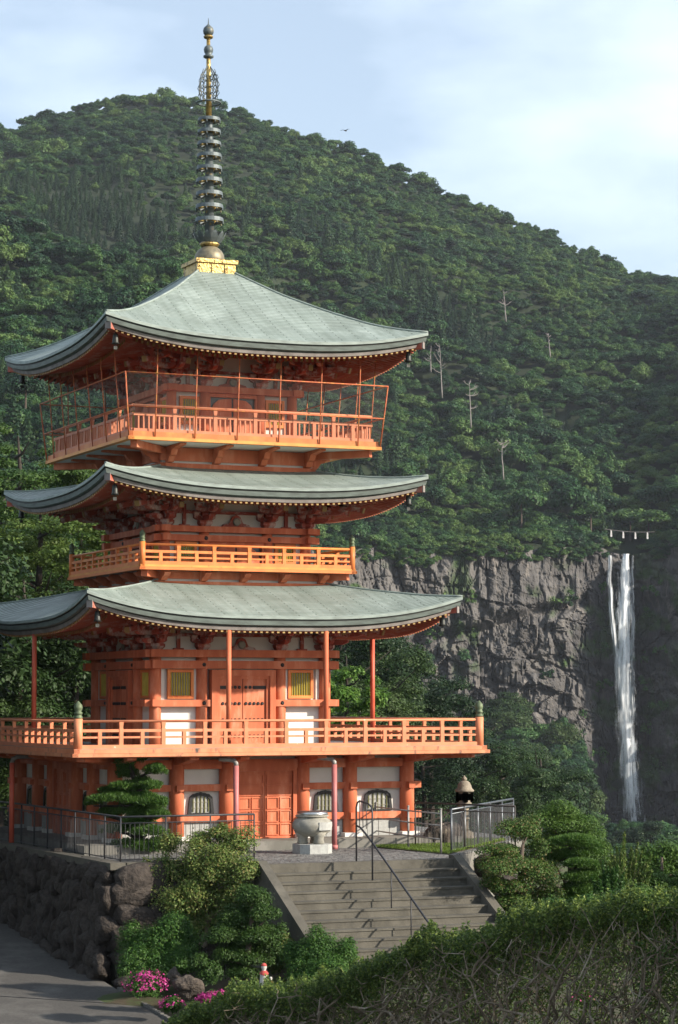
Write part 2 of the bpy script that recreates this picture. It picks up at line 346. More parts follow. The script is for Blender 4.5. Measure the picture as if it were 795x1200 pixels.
tag(link('ground', gridmesh('ground', np.stack([gx, gy, gz], -1)[:, ::-1], 'soil')), kind='structure')

# road: hugs the stone wall, bends left towards the viewer
edge = [(-6.32,34),(-6.32,0),(-6.35,-10.9),(-6.3,-14.5),(-6.9,-17),(-9.0,-20.5),(-13,-25),(-20,-32),(-30,-42)]
pts = []
for (a, b), (c, d) in zip(edge[:-1], edge[1:]):
    for t in np.linspace(0, 1, 8, endpoint=False): pts.append((a+(c-a)*t, b+(d-b)*t))
E_ = np.array(pts); nrm = np.array([-1.0, .25]); nrm /= np.linalg.norm(nrm)
wd = np.linspace(0, 7.5, 12)
Pg = np.zeros((len(E_), len(wd), 3))
for j, ww in enumerate(wd):
    q = E_ + nrm*ww; Pg[:, j, :2] = q; Pg[:, j, 2] = roadz(np.clip(q[:,1], -24, 40)) + .03
tag(link('road', gridmesh('road', Pg, 'asphalt')), kind='structure')
kb = MB()
kerbs = tag(empty('kerb_edging', (-6.3, -12, roadz(-12))), 'weathered pale kerb edging along the road by the planted bank', 'kerb')
for i in range(26):
    y0 = -10.6 - i*.22
    k = MB(); k.cb(0, 0, 0, .09, .205, .16); o = k.build('kerb_stone', 'kerb_white', kerbs, rot=R(random.uniform(-2, 2)))
    o.location = (random.uniform(-.008, .008) + (0 if y0 > -14.5 else (y0+14.5)*.24), y0+12, roadz(y0)-roadz(-12)+random.uniform(.0, .015))
dr = MB(); dr.beam((-11.5, -9.2, roadz(-9.2)+.035), (-6.5, -12.3, roadz(-12.3)+.035), .05, .012); tag(dr.build('road_joint', 'dark_metal'), kind='structure')

# terrace: one raised slab with a diagonal right-hand edge
ZT = 1.5
TER = [(-5.98,-9.3),(-2.75,-9.3),(-2.75,-10.98),(2.6,-10.98),(3.2,-9.5),(3.75,-8.9),(8.9,-2.9),(8.9,9),(-6.02,9)]
m = bpy.data.materials.new('paving'); m.use_nodes = True; MATS['paving'] = m
nt, l = m.node_tree.nodes, m.node_tree.links; p = nt['Principled BSDF']; p.inputs['Roughness'].default_value = .85
tc_ = nt.new('ShaderNodeTexCoord'); vo = nt.new('ShaderNodeTexVoronoi'); vo.feature = 'DISTANCE_TO_EDGE'; vo.inputs['Scale'].default_value = 7.5
vc = nt.new('ShaderNodeTexVoronoi'); vc.inputs['Scale'].default_value = 7.5
l.new(tc_.outputs['Object'], vo.inputs[0]); l.new(tc_.outputs['Object'], vc.inputs[0])
cr_ = nt.new('ShaderNodeValToRGB'); cr_.color_ramp.elements[0].position = .02; cr_.color_ramp.elements[1].position = .12
l.new(vo.outputs[0], cr_.inputs[0]); mx_ = nt.new('ShaderNodeMix'); mx_.data_type = 'RGBA'; mx_.inputs[6].default_value = (.04,.038,.036,1)
r2 = nt.new('ShaderNodeValToRGB'); r2.color_ramp.elements[0].color = (.09,.088,.085,1); r2.color_ramp.elements[1].color = (.24,.235,.22,1); sp = nt.new('ShaderNodeSeparateColor'); l.new(vc.outputs['Color'], sp.inputs[0]); l.new(sp.outputs[0], r2.inputs[0])
l.new(cr_.outputs[0], mx_.inputs[0]); l.new(r2.outputs[0], mx_.inputs[7]); l.new(mx_.outputs[2], p.inputs['Base Color'])
bp = nt.new('ShaderNodeBump'); bp.inputs['Strength'].default_value = .8; bp.inputs['Distance'].default_value = .03; l.new(cr_.outputs[0], bp.inputs['Height']); l.new(bp.outputs[0], p.inputs['Normal'])
t_ = MB(); t_.prism(TER, -4, ZT-.06, 'z'); tag(t_.build('terrace_base', 'concrete'), kind='structure')
t_ = MB(); t_.prism(TER, ZT-.06, ZT, 'z'); tag(t_.build('terrace', 'paving'), kind='structure')
t_ = MB(); t_.box(-5.55, 5.55, -5.45, 5.45, ZT-.2, 1.74); t_.box(-5.3, 5.3, -5.2, 5.2, 1.6, 1.755)
tag(t_.build('podium', 'concrete'), kind='structure')
# lawn in front of the lantern, behind the pipe rail
LAWN = np.array([(2.75,-5.6),(3.2,-9.3),(3.6,-8.8),(7.6,-4.2),(6.2,-2.6),(5.7,-4.2)])
lb = MB(); lb.prism([tuple(q) for q in LAWN], ZT-.05, ZT+.02, 'z'); tag(lb.build('lawn_bed', 'soil'), kind='structure')
def inpoly(P, poly):
    x, y = P[:,0], P[:,1]; r = np.zeros(len(P), bool); j = len(poly)-1
    for i in range(len(poly)):
        xi, yi = poly[i]; xj, yj = poly[j]
        r ^= ((yi > y) != (yj > y)) & (x < (xj-xi)*(y-yi)/(yj-yi+1e-12)+xi); j = i
    return r
gp = rng.uniform((2.6,-9.4),(7.8,-2.5),(60000, 2)); gp = gp[inpoly(gp, LAWN)][:22000]
gP = np.c_[gp, np.full(len(gp), ZT+.05)]; ax = unit(np.c_[rng.normal(0,.5,(len(gp),2)), np.ones(len(gp))])
tag(link('grass', quadmesh('grass', leafquads(gP, unit(np.cross(ax, rng.normal(size=ax.shape))), .045, .14, rng, ax), 'grass')), 'short lawn grass behind the pipe handrail beside the stone lantern', 'grass', kind='stuff')

# ------------------------------------------------------------------ far terrain: valley, cliff hill and mountain
def ip(u, tab): t = np.array(tab, float); return np.interp(u, t[:,0], t[:,1])
def sstep(u, a, b): t = np.clip((u-a)/(b-a), 0, 1); return t*t*(3-2*t)
FAR = [(-900,330),(-300,225),(-100,172),(0,150),(30,140),(100,118),(160,109),(220,115),(280,129),(330,145),(400,174),(450,195),(500,222),(540,238),(600,268),(650,285),(700,308),(750,330),(795,334),(900,330),(1100,300),(1400,260),(2000,240)]
MIDL = [(-900,300),(-300,225),(0,262),(60,290),(150,310),(230,322),(300,330),(400,365),(600,380)]
CT = [(300,640),(390,648),(450,642),(500,648),(560,643),(620,638),(680,643),(705,642),(716,648),(735,652),(762,648),(772,640),(795,636),(900,600),(1000,560),(1100,530),(1300,480),(2000,400)]
CB = [(300,855),(600,862),(670,866),(695,905),(715,985),(795,1000),(900,1010),(2000,1010)]
DC = [(300,850),(390,855),(500,878),(640,886),(700,900),(735,910),(780,903),(825,884),(870,892),(950,935),(1100,1000),(1400,1120),(2000,1350)]
KN = 11
def profile(u):
    """knots (distance ahead, photo row) of the land seen along photo column u"""
    wr = float(sstep(u, 190, 385)); far = ip(u, FAR); dc = ip(u, DC); ct = ip(u, CT); cb = ip(u, CB)
    Ld = [80,150,260,380,520,530,680,850,1000,1550,2100]
    ml = ip(u, MIDL)
    Lv = [1040,905,780,650,545,536,400,ml,ml+22,far,far+260]
    midr = ip(u, [(300,420),(735,436),(900,380),(1100,320),(2000,230)])
    nf = ip(u, [(400,985),(660,990),(700,1040),(2000,1040)]); lo = float(sstep(u, 600, 690))*28
    Rd = [80,150,300,dc*.7,dc+6,dc+22,dc+110,max(dc+255,1000),max(dc+400,1250),1550,2100]
    Rv = [1075,1018+lo,1025+lo,nf,cb+lo*.6,ct,ct*.5+midr*.5+6,midr,midr*.42+far*.58,far,far+260]
    D = np.array(Ld)*(1-wr)+np.array(Rd)*wr; V = np.array(Lv)*(1-wr)+np.array(Rv)*wr
    z = CAM[2] - (V - 825.0)/FPX*D*1.0
    return D, z
US = np.arange(-900, 2001, 10.0)
NR = 20
rows = []
for u in US:
    D, z = profile(u); dd, zz = [], []
    for i in range(KN-1):
        t = np.linspace(0, 1, NR, endpoint=False); dd.append(D[i]+(D[i+1]-D[i])*t); zz.append(z[i]+(z[i+1]-z[i])*t)
    rows.append((np.concatenate(dd+[[D[-1]]]), np.concatenate(zz+[[z[-1]]])))
TD = np.array([r[0] for r in rows]); TZ = np.array([r[1] for r in rows])
lat = (US[:, None]-PW/2)/FPX*TD
TX = CAM[0] + FH[0]*TD + RH[0]*lat; TY = CAM[1] + FH[1]*TD + RH[1]*lat
amp = np.clip((TD-120)/600, 0, 1)
ri_ = np.arange((KN-1)*NR+1); onfar = np.clip((np.abs(ri_-NR*9)-4)/20, .25, 1)[None, :]*(1-sstep(US, 300, 390)[:, None]*(1-np.clip((np.abs(ri_-NR*4.5)-NR*.5)/NR, 0, 1))[None, :])
TZ = TZ + amp*(11*fbm(TX*.011, TY*.011, o=3, s=3) + 5*fbm(TX*.035, TY*.035, o=2, s=5))*onfar
tag(link('mountain', gridmesh('mountain', np.stack([TX, TY, TZ], -1), 'forest_floor')), kind='structure')
# wide base sheet out to the horizon
b_ = MB(); b_.add([(-9000,-9000,-75),(9000,-9000,-75),(9000,9000,-75),(-9000,9000,-75)], [(0,1,2,3)]); tag(b_.build('land', 'forest_floor'), kind='structure')
def terr(u, r):
    """point on the terrain at photo column u, fractional row r (arrays)"""
    fi = np.clip((u-US[0])/10.0, 0, len(US)-1.001); i = fi.astype(int); a = fi-i
    r = np.clip(r, 0, TZ.shape[1]-1.001); j = r.astype(int); b = r-j
    def g(T): return T[i,j]*(1-a)*(1-b)+T[i+1,j]*a*(1-b)+T[i,j+1]*(1-a)*b+T[i+1,j+1]*a*b
    return np.stack([g(TX), g(TY), g(TZ)], -1), g(TD)

# the bare rock face: real relief, columns above, ledges below
cu = np.arange(330, 905, 1.6); cvn = 190
CUU, TT = np.meshgrid(cu, np.linspace(0, 1, cvn), indexing='ij')
top = ip(CUU, CT) + 7*fbm(CUU*.045, CUU*0, o=4, s=9)*(np.abs(CUU-738) > 32); bot = ip(CUU, CB) + 25
VV = top*(1-TT) + bot*TT
dcu = ip(CUU, DC)
X_, Y_ = CUU*.32, VV*.32                 # about metres on the face
colm = np.abs(vnoise(X_*.16+.5*fbm(X_*.05, Y_*.05, o=2, s=2), Y_*.012, s=21))     # tall joints
cols2 = vnoise(X_*.42, Y_*.03, s=23)
cell = vnoise(np.floor(X_*.11+.7*fbm(X_*.06, Y_*.06, o=2, s=31)), np.floor(Y_*.075+.9*fbm(X_*.05, Y_*.05, o=2, s=33)), s=35)
cell2 = vnoise(np.floor(X_*.26+.9*fbm(X_*.09, Y_*.09, o=2, s=41)), np.floor(Y_*.2+fbm(X_*.08, Y_*.08, o=2, s=43)), s=45)
rough_ = fbm(X_*.25, Y_*.25, o=5, s=51)
upper = np.clip(1-(VV-690)/70, 0, 1)
wx_ = fbm(X_*.08, Y_*.08, o=2, s=111); nv_ = vnoise(X_*.20+.8*wx_, Y_*.018, s=113); nv2_ = vnoise(X_*.5+wx_, Y_*.035, s=114); nh_ = vnoise(X_*.035+wx_*.4, Y_*.13+.5*wx_, s=115)
crack = 1.8*np.exp(-(nv_/.06)**2)+.9*np.exp(-(nv2_/.08)**2)+2.2*np.exp(-(nh_/.06)**2)*(1-.5*upper)
dep = crack + 5.5*fbm(X_*.028, Y_*.028, o=3, s=61) + (1.8*colm + 1.0*cols2)*(.3+.7*upper) + (2.6*cell + 1.7*cell2)*(1-.6*upper) + (2.0-.8*upper)*rough_
dep += 7*np.exp(-((VV-ip(CUU, [(390,770),(480,752),(560,735),(640,720),(690,700),(800,740)])-6*vnoise(CUU*.03, CUU*0, s=71))/7.0)**2)*(CUU < 690)      # deep horizontal crack
dep += 14*np.exp(-((CUU-733)/30)**2)*np.clip((VV-655)/60, 0, 1)      # gully of the falls
dep -= 8*np.clip((VV-840)/150, 0, 1)
DD = dcu - 3 + dep - 6*(TT)
zc = CAM[2]-(VV-825.0)/FPX*DD; la = (CUU-PW/2)/FPX*DD
CP3 = np.stack([CAM[0]+FH[0]*DD+RH[0]*la, CAM[1]+FH[1]*DD+RH[1]*la, zc], -1)
m = mat('cliff_rock', (0.116, 0.110, 0.106), (0.052, 0.049, 0.048), .9, .13, .9, .8, stretch=(1,1,.2), c3=(0.235, 0.21, 0.185), s3=.3, t3=(.56, .74), dist=1.2, detail=10)
nt, l = m.node_tree.nodes, m.node_tree.links                        # green moss and dark wet rock near the falls
pb = nt['Principled BSDF']; src = pb.inputs['Base Color'].links[0].from_socket
at = nt.new('ShaderNodeAttribute'); at.attribute_name = 'wet'
mw = nt.new('ShaderNodeMix'); mw.data_type = 'RGBA'; mw.inputs[7].default_value = (.040,.038,.040,1); l.new(at.outputs['Fac'], mw.inputs[0]); l.new(src, mw.inputs[6])
at2 = nt.new('ShaderNodeAttribute'); at2.attribute_name = 'moss'
mg = nt.new('ShaderNodeMix'); mg.data_type = 'RGBA'; mg.inputs[7].default_value = (.030,.062,.014,1); l.new(at2.outputs['Fac'], mg.inputs[0]); l.new(mw.outputs[2], mg.inputs[6]); l.new(mg.outputs[2], pb.inputs['Base Color'])
cme = gridmesh('cliff', CP3, 'cliff_rock', smooth=False)
wet = np.clip(1-np.abs(CUU-735)/62+.4*fbm(X_*.05, Y_*.05, o=3, s=81), 0, 1)*np.clip((VV-650)/60, .35, 1); wet = np.clip(wet*1.2+np.clip((VV-860)/40, 0, 1)*.6, 0, 1)
moss = np.clip((fbm(X_*.09, Y_*.09, o=4, s=91)+.75*np.exp(-((np.abs(CUU-738)-24)/20)**2)-.62)*3, 0, 1)*np.clip((VV-655)/30, 0, 1)
moss = np.clip(moss + np.clip((fbm(X_*.07, Y_*.07, o=4, s=95)-.55)*3, 0, 1)*.7, 0, 1)
for nm, arr in (('wet', wet), ('moss', moss)):
    a = cme.attributes.new(nm, 'FLOAT', 'POINT'); a.data.foreach_set('value', arr.reshape(-1).astype(np.float32))
tag(link('cliff', cme), kind='structure')
def cliffpt(u, v, off=0.0):
    d = float(ip(u, DC)) - 3; i = int(np.argmin(np.abs(cu-u))); j = int(np.argmin(np.abs(VV[i]-v))); d = DD[i, j]-off
    return atd(u, v, d)

# waterfall: three strands of falling water, each a sheet of fine ridges standing off the rock
m = bpy.data.materials.new('falling_water'); m.use_nodes = True; MATS['falling_water'] = m
nt, l = m.node_tree.nodes, m.node_tree.links; p = nt['Principled BSDF']; p.inputs['Base Color'].default_value = (.66,.69,.72,1); p.inputs['Roughness'].default_value = .55
tc_ = nt.new('ShaderNodeTexCoord'); mp_ = nt.new('ShaderNodeMapping'); mp_.inputs['Scale'].default_value = (.9,.9,.055); l.new(tc_.outputs['Object'], mp_.inputs[0])
nz = nt.new('ShaderNodeTexNoise'); nz.inputs['Scale'].default_value = 1.3; nz.inputs['Detail'].default_value = 9; nz.inputs['Roughness'].default_value = .65; l.new(mp_.outputs[0], nz.inputs[0])
al = nt.new('ShaderNodeAttribute'); al.attribute_name = 'body'
ad = nt.new('ShaderNodeMath'); ad.operation = 'ADD'; l.new(nz.outputs[0], ad.inputs[0]); l.new(al.outputs['Fac'], ad.inputs[1])
rp = nt.new('ShaderNodeValToRGB'); rp.color_ramp.elements[0].position = .60; rp.color_ramp.elements[1].position = 1.0; l.new(ad.outputs[0], rp.inputs[0])
l.new(rp.outputs[0], p.inputs['Alpha'])
def strand(cpath, wpath, body, v0, v1, off):
    vs_ = np.linspace(v0, v1, 120); ss = np.linspace(-1, 1, 15)
    P = np.zeros((120, 15, 3)); A = np.zeros((120, 15))
    for i, v in enumerate(vs_):
        c = ip(v, cpath) + .5*float(vnoise(np.array(v*.11), np.array(body*10))); wv = ip(v, wpath)
        base = float(ip(c, DC)) + 2
        for j, s_ in enumerate(ss):
            d = base - off - 9*(1-(1-(v-v0)/(v1-v0))**2)*.4 - 1.4*(1-s_*s_) + .5*float(vnoise(np.array(s_*4), np.array(v*.05)))
            P[i, j] = atd(c+s_*wv, v, d); A[i, j] = body*(1-abs(s_)**1.6)*(1-.8*i/119) + (.42-.12*i/119)*(1-abs(s_)**2) - .06 - (.6*max(0, (i/119-.78)/.22)**1.3 if v1 < 900 else .12*max(0, (i/119-.8)/.2))
    me = gridmesh('water_strand', P[:, ::-1], 'falling_water'); a = me.attributes.new('body', 'FLOAT', 'POINT'); a.data.foreach_set('value', A[:, ::-1].reshape(-1).astype(np.float32)); return me
wf = tag(empty('waterfall', tuple(atd(745, 992, 895))), 'tall white waterfall dropping in thin strands down the dark cliff', 'waterfall')
wf['kind'] = 'structure'
for args in (([(648,734),(700,732),(760,731),(800,731),(850,734),(900,738),(950,742),(1000,747)], [(648,5.0),(680,8.0),(760,10.5),(850,11.5),(920,11.5),(960,11),(1000,13)], .20, 649, 1000, 16),
             ([(648,714.5),(690,715),(740,719),(790,725),(830,730)], [(648,3.2),(700,4.2),(760,4.6),(800,5.5),(830,7)], .0, 651, 832, 15),
             ([(648,742),(670,741.5),(760,742),(800,742),(880,744)], [(648,2),(700,3.2),(800,4.5),(880,6)], -.10, 651, 880, 15),
             ([(648,731),(720,730),(800,731),(900,738),(1000,747)], [(648,5),(690,11),(760,15),(850,17),(1000,20)], -.17, 655, 1000, 19)):
    o = link('water_strand', strand(*args), wf); o.matrix_parent_inverse = Matrix.Translation(-wf.location)
# rope with paper streamers above the lip
rp0, rp1 = atd(709, 620, 905), atd(768, 623.5, 905)
rope = tag(empty('sacred_rope', tuple(rp0)), 'thin straw rope with four white paper streamers strung above the waterfall lip', 'rope')
q = MB(); q.tube([(rp1-rp0)*t - np.array([0,0,.5*math.sin(math.pi*t)]) for t in np.linspace(0, 1, 12)], .15, 5); q.build('rope', 'rope', rope)
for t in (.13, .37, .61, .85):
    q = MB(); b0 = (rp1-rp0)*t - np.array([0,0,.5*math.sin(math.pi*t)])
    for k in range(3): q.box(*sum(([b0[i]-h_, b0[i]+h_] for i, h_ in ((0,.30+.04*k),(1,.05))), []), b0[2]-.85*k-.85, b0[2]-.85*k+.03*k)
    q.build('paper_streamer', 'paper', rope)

# ------------------------------------------------------------------ forest
def crown_round(rg, rx, rz, nb, nl, ls, flat=1.0):
    bl = []
    for k in range(nb):
        t = rg.random()*2*math.pi; q = math.sqrt(rg.random())*.78; h = (1-q*q)**.5*(.35+.65*rg.random())
        r = rx*(.26+.2*rg.random()); bl.append((q*rx*math.cos(t), q*rx*math.sin(t), rz*h*1.3, r, r, r*.8*flat))
    bl.append((0, 0, rz*.5, rx*.7, rx*.7, rz*.5))
    return blobleaves(bl, nl, ls, rg, .7, .6, .45, .6)
def crown_cone(rg, rx, h, nl, ls):
    z = rg.random(nl)**.8; tier = np.floor(z*9)/9; rr = rx*(1-z)**.8*(.55+.45*((z*9) % 1 < .55))*(.55+.45*rg.random(nl)**.5) + .15
    t = rg.random(nl)*2*math.pi + 0; rr *= 1+.25*np.sin(t*5+tier*30)
    P = np.c_[rr*np.cos(t), rr*np.sin(t), z*h - rr*.25]
    N = unit(np.c_[np.cos(t), np.sin(t), np.full(nl, .9)] + .55*rg.normal(size=(nl, 3)))
    return leafquads(P, N, ls, .6, rg)
protos = []
def trunk_quads(h, r, n=5):
    V = []
    for k in range(n):
        a, b = 2*math.pi*k/n, 2*math.pi*(k+1)/n
        V.append([(r*math.cos(a), r*math.sin(a), -2), (r*math.cos(b), r*math.sin(b), -2), (r*.5*math.cos(b), r*.5*math.sin(b), h), (r*.5*math.cos(a), r*.5*math.sin(a), h)])
    return np.array(V)
FT = []     # (crown mesh, trunk mesh, crown lift)
for k in range(7):
    rg = np.random.default_rng(100+k)
    if k < 3: Q = crown_round(rg, 4.3, 3.6, 20, 2800, .31); lift = 3.2; mt = 'leaf_forest'
    elif k < 5: Q = crown_round(rg, 4.8, 2.6, 22, 2800, .31, .5); lift = 4.2; mt = 'leaf_forest'
    else: Q = crown_cone(rg, 2.7, 10.5, 2400, .31); lift = 1.8; mt = 'leaf_conifer'
    Q = Q + np.array([0, 0, lift])
    FT.append((quadmesh('crown', Q, mt, rg.random(len(Q))), quadmesh('trunk', trunk_quads(lift+2, .28), 'bark')))
FN = []
for k in range(5):
    rg = np.random.default_rng(150+k); Q = crown_round(rg, 4.4, 3.3, 30, 7000, .2, (1, .8, .9, .5, .45)[k]) + np.array([0, 0, 3.4]); FN.append(quadmesh('crown', Q, 'leaf_forest', rg.random(len(Q))))
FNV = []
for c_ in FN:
    c2 = c_.copy(); c2.materials.clear(); c2.materials.append(MATS['leaf_shaded']); FNV.append(c2)
pc = bpy.data.collections.new('tree_kinds')
for k, (c, t) in enumerate(FT):
    me = c.copy(); o = bpy.data.objects.new('forest_tree_kind_%d' % k, me); pc.objects.link(o)
rg = np.random.default_rng(5)
def scatter(n, u0, u1, r0, r1):
    u = rg.uniform(u0, u1, n); r = rg.uniform(r0, r1, n); P, D = terr(u, r)
    return u, r, P, D
def thin(P, S, mind):
    """keep points so that neighbours stay apart: hash grid"""
    keep = []; grid = {}
    for i, p in enumerate(P):
        dm = mind*S[i]; key = (int(p[0]//7), int(p[1]//7)); ok = True
        for a in (-1, 0, 1):
            for b in (-1, 0, 1):
                for q in grid.get((key[0]+a, key[1]+b), ()):
                    if (q[0]-p[0])**2+(q[1]-p[1])**2 < dm*dm: ok = False; break
                if not ok: break
            if not ok: break
        if ok: grid.setdefault(key, []).append((p[0], p[1])); keep.append(i)
    return np.array(keep)
allp = []
for (n, u0, u1, r0, r1) in ((24000,-160,960,5.08*NR,9.3*NR), (16000,-160,960,7.0*NR,9.25*NR), (6000,-200,420,1.6*NR,6.9*NR), (7000,360,960,2.4*NR,3.97*NR), (1500,-700,-160,3*NR,9*NR), (3500,960,1900,2.5*NR,9*NR), (3500,380,900,5.0*NR,5.35*NR), (2600,380,900,4.72*NR,5.05*NR), (3000,380,900,4.93*NR,5.1*NR)):
    allp.append(scatter(n, u0, u1, r0, r1))
FU = np.concatenate([a[0] for a in allp]); FR_ = np.concatenate([a[1] for a in allp]); FP = np.concatenate([a[2] for a in allp]); FD = np.concatenate([a[3] for a in allp])
ok = ~((FU > 720) & (FU < 758) & (FR_ > 4.5*NR) & (FR_ < 5.14*NR)) & ~((FU > 685) & (FU < 900) & (FR_ > 3.3*NR) & (FR_ < 4.6*NR)) & (FD > 240)
FU, FR_, FP, FD = FU[ok], FR_[ok], FP[ok], FD[ok]
S = (.42 + .95*rg.random(len(FP))**2.0 + .3*(vnoise(FP[:,0]*.02, FP[:,1]*.02, s=7) > .2))*(1+.1*np.clip((FD-900)/500, 0, 1))
lowz = (FU > 690) & (FU < 960) & (FR_ < 3.9*NR); okl = ~lowz | (8.5*S*FPX/FD < 38); FU, FR_, FP, FD, S = FU[okl], FR_[okl], FP[okl], FD[okl], S[okl]
S = S*np.clip(1+.55*fbm(FP[:,0]*.009, FP[:,1]*.009, o=2, s=123), .62, 1.5)
kp = thin(FP, S, 4.1); FU, FR_, FP, FD, S = FU[kp], FR_[kp], FP[kp], FD[kp], S[kp]
zone = fbm(FP[:,0]*.012, FP[:,1]*.012, o=2, s=77)
KD = np.where((zone + .5*rg.random(len(FP)) > .62) & (FR_ < 8.5*NR) & ((FU < 360) | (FR_ > 5*NR)), rg.integers(5, 7, len(FP)), rg.integers(0, 5, len(FP)))
# the trees that show largest stand as things of their own, the rest is one wood
px = S/FD; inframe = (FU > 0) & (FU < 795) & ((FU < 135) | (FU > 395)); order = np.argsort(-np.where(inframe & (FR_ < 6.9*NR), px, 0))
ru = rg.uniform(385, 900, 420); ru = ru[np.abs(ru-738) > 28]; rv_ = np.array([VV[int(np.argmin(np.abs(cu-x))), 0] for x in ru]) + rg.uniform(-3, 14, len(ru))**1.0
RP = np.array([cliffpt(x, y, .5) for x, y in zip(ru, rv_)]); nS = rg.uniform(.22, .5, len(ru)); RP[:,2] -= 4.6*nS
solo = set(order[:200].tolist())
LAB = ['round crowned evergreen tree in the wood', 'tall leafy evergreen tree in the wood', 'broad domed evergreen tree in the wood', 'flat layered crowned tree in the wood', 'spreading layered tree in the wood', 'narrow pointed cedar in the wood', 'slim conical cedar in the wood']
for i in sorted(solo):
    k = int(KD[i]); where = ' on the hillside left of the pagoda' if FU[i] < 300 else (' below the rock face' if FR_[i] < 4.3*NR else ' on the slope above the rock face')
    e = tag(empty('cedar_tree' if k > 4 else 'forest_tree', tuple(FP[i]), rg.random()*6.28), LAB[k]+where, 'tree', 'trees of the wood'+where)
    e.scale = (S[i], S[i], S[i]*rg.uniform(.85, 1.2))
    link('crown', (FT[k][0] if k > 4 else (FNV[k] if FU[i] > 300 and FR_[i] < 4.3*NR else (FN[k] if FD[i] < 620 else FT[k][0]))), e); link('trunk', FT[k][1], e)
rest = np.array([i for i in range(len(FP)) if i not in solo]+list(range(len(FP), len(FP)+len(RP))))
FP = np.concatenate([FP, RP]); FR_ = np.concatenate([FR_, np.zeros(len(RP))]); S = np.concatenate([S, nS]); KD = np.concatenate([KD, rg.integers(0, 5, len(RP))])
fm = bpy.data.meshes.new('forest'); fm.vertices.add(len(rest)); fm.vertices.foreach_set('co', (FP[rest]-np.where((FR_[rest] > 4.6*NR) & (FR_[rest] < 5.35*NR), 3.4*S[rest], 0)[:, None]*np.array([0, 0, 1])).reshape(-1).astype(np.float32))
for nm, ty, arr in (('kind_index', 'INT', KD[rest].astype(np.int32)), ('size', 'FLOAT', S[rest].astype(np.float32)), ('turn', 'FLOAT', (rg.random(len(rest))*6.28).astype(np.float32))):
    a = fm.attributes.new(nm, ty, 'POINT'); a.data.foreach_set('value', arr)
forest = tag(link('forest', fm), 'dense dark green evergreen wood covering the mountain and valley', 'forest', kind='stuff')
ng = bpy.data.node_groups.new('forest_nodes', 'GeometryNodeTree')
ng.interface.new_socket('Geometry', in_out='INPUT', socket_type='NodeSocketGeometry'); ng.interface.new_socket('Geometry', in_out='OUTPUT', socket_type='NodeSocketGeometry')
N_ = ng.nodes; gi = N_.new('NodeGroupInput'); go = N_.new('NodeGroupOutput'); io = N_.new('GeometryNodeInstanceOnPoints'); ci = N_.new('GeometryNodeCollectionInfo')
ci.inputs[0].default_value = pc; ci.inputs['Separate Children'].default_value = True; ci.inputs['Reset Children'].default_value = True
io.inputs['Pick Instance'].default_value = True
def attr(nm, ty):
    a = N_.new('GeometryNodeInputNamedAttribute'); a.data_type = ty; a.inputs[0].default_value = nm; return a
ak, asz, atn = attr('kind_index', 'INT'), attr('size', 'FLOAT'), attr('turn', 'FLOAT')
cx = N_.new('ShaderNodeCombineXYZ'); er = N_.new('FunctionNodeEulerToRotation')
L_ = ng.links
L_.new(gi.outputs[0], io.inputs['Points']); L_.new(ci.outputs[0], io.inputs['Instance']); L_.new(ak.outputs[0], io.inputs['Instance Index']); L_.new(asz.outputs[0], io.inputs['Scale'])
L_.new(atn.outputs[0], cx.inputs[2]); L_.new(cx.outputs[0], er.inputs[0]); L_.new(er.outputs[0], io.inputs['Rotation']); L_.new(io.outputs[0], go.inputs[0])
md = forest.modifiers.new('forest', 'NODES'); md.node_group = ng
print('forest', len(rest), 'solo', len(solo))

# bleached dead trunks standing in the wood
def dead_tree(u, vtop, vbot, D, seed, n=9):
    a, b = atd(u, vbot, D), atd(u+random.uniform(-3, 3), vtop, D); h = b[2]-a[2]; q = MB(); rr = random.Random(seed)
    e = empty('dead_tree', tuple(a)); d = b-a
    pts = [d*t + np.array([rr.uniform(-.3,.3), rr.uniform(-.3,.3), 0])*t for t in np.linspace(-.15, 1, 7)]
    q.tube(pts, [.32,.28,.24,.2,.16,.11,.05], 6); q.build('trunk', 'dead_wood', e)
    for k in range(n):
        t = rr.uniform(.3, .95); p0 = d*t; an = rr.uniform(0, 6.28); ln = h*rr.uniform(.12, .34)*(1.2-t*.6); q = MB()
        p1 = p0 + np.array([math.cos(an)*ln, math.sin(an)*ln*.6, ln*rr.uniform(.1, .7)]); mid = (p0+p1)/2+np.array([0,0,-.08*ln]); q.tube([p0, mid, p1], [.15,.11,.04], 5, False)
        p2 = p1*.6+p0*.4; q.tube([p2, p2+(p1-p0)*.35+np.array([rr.uniform(-1,1),0,rr.uniform(.3,1)])*ln*.25], [.08,.03], 4, False); q.build('branch', 'dead_wood', e)
    return e
for i, (u, vt, vb, D, lab) in enumerate(((518,402,458,960,'tall bleached dead tree with many bare side branches'),(505,405,432,962,'short bleached dead snag beside a taller dead tree'),(552,446,494,945,'thin pale dead tree leaning above the rock face'),
        (590,514,556,930,'forked grey dead tree low on the slope above the rock face'),(593,340,372,1050,'pale dead tree high on the upper slope'),(357,262,292,1300,'small white dead tree far up the mountain side'),(645,390,415,1040,'pale dead snag half hidden on the upper slope'))):
    tag(dead_tree(u, vt, vb, D, i), lab, 'dead tree')
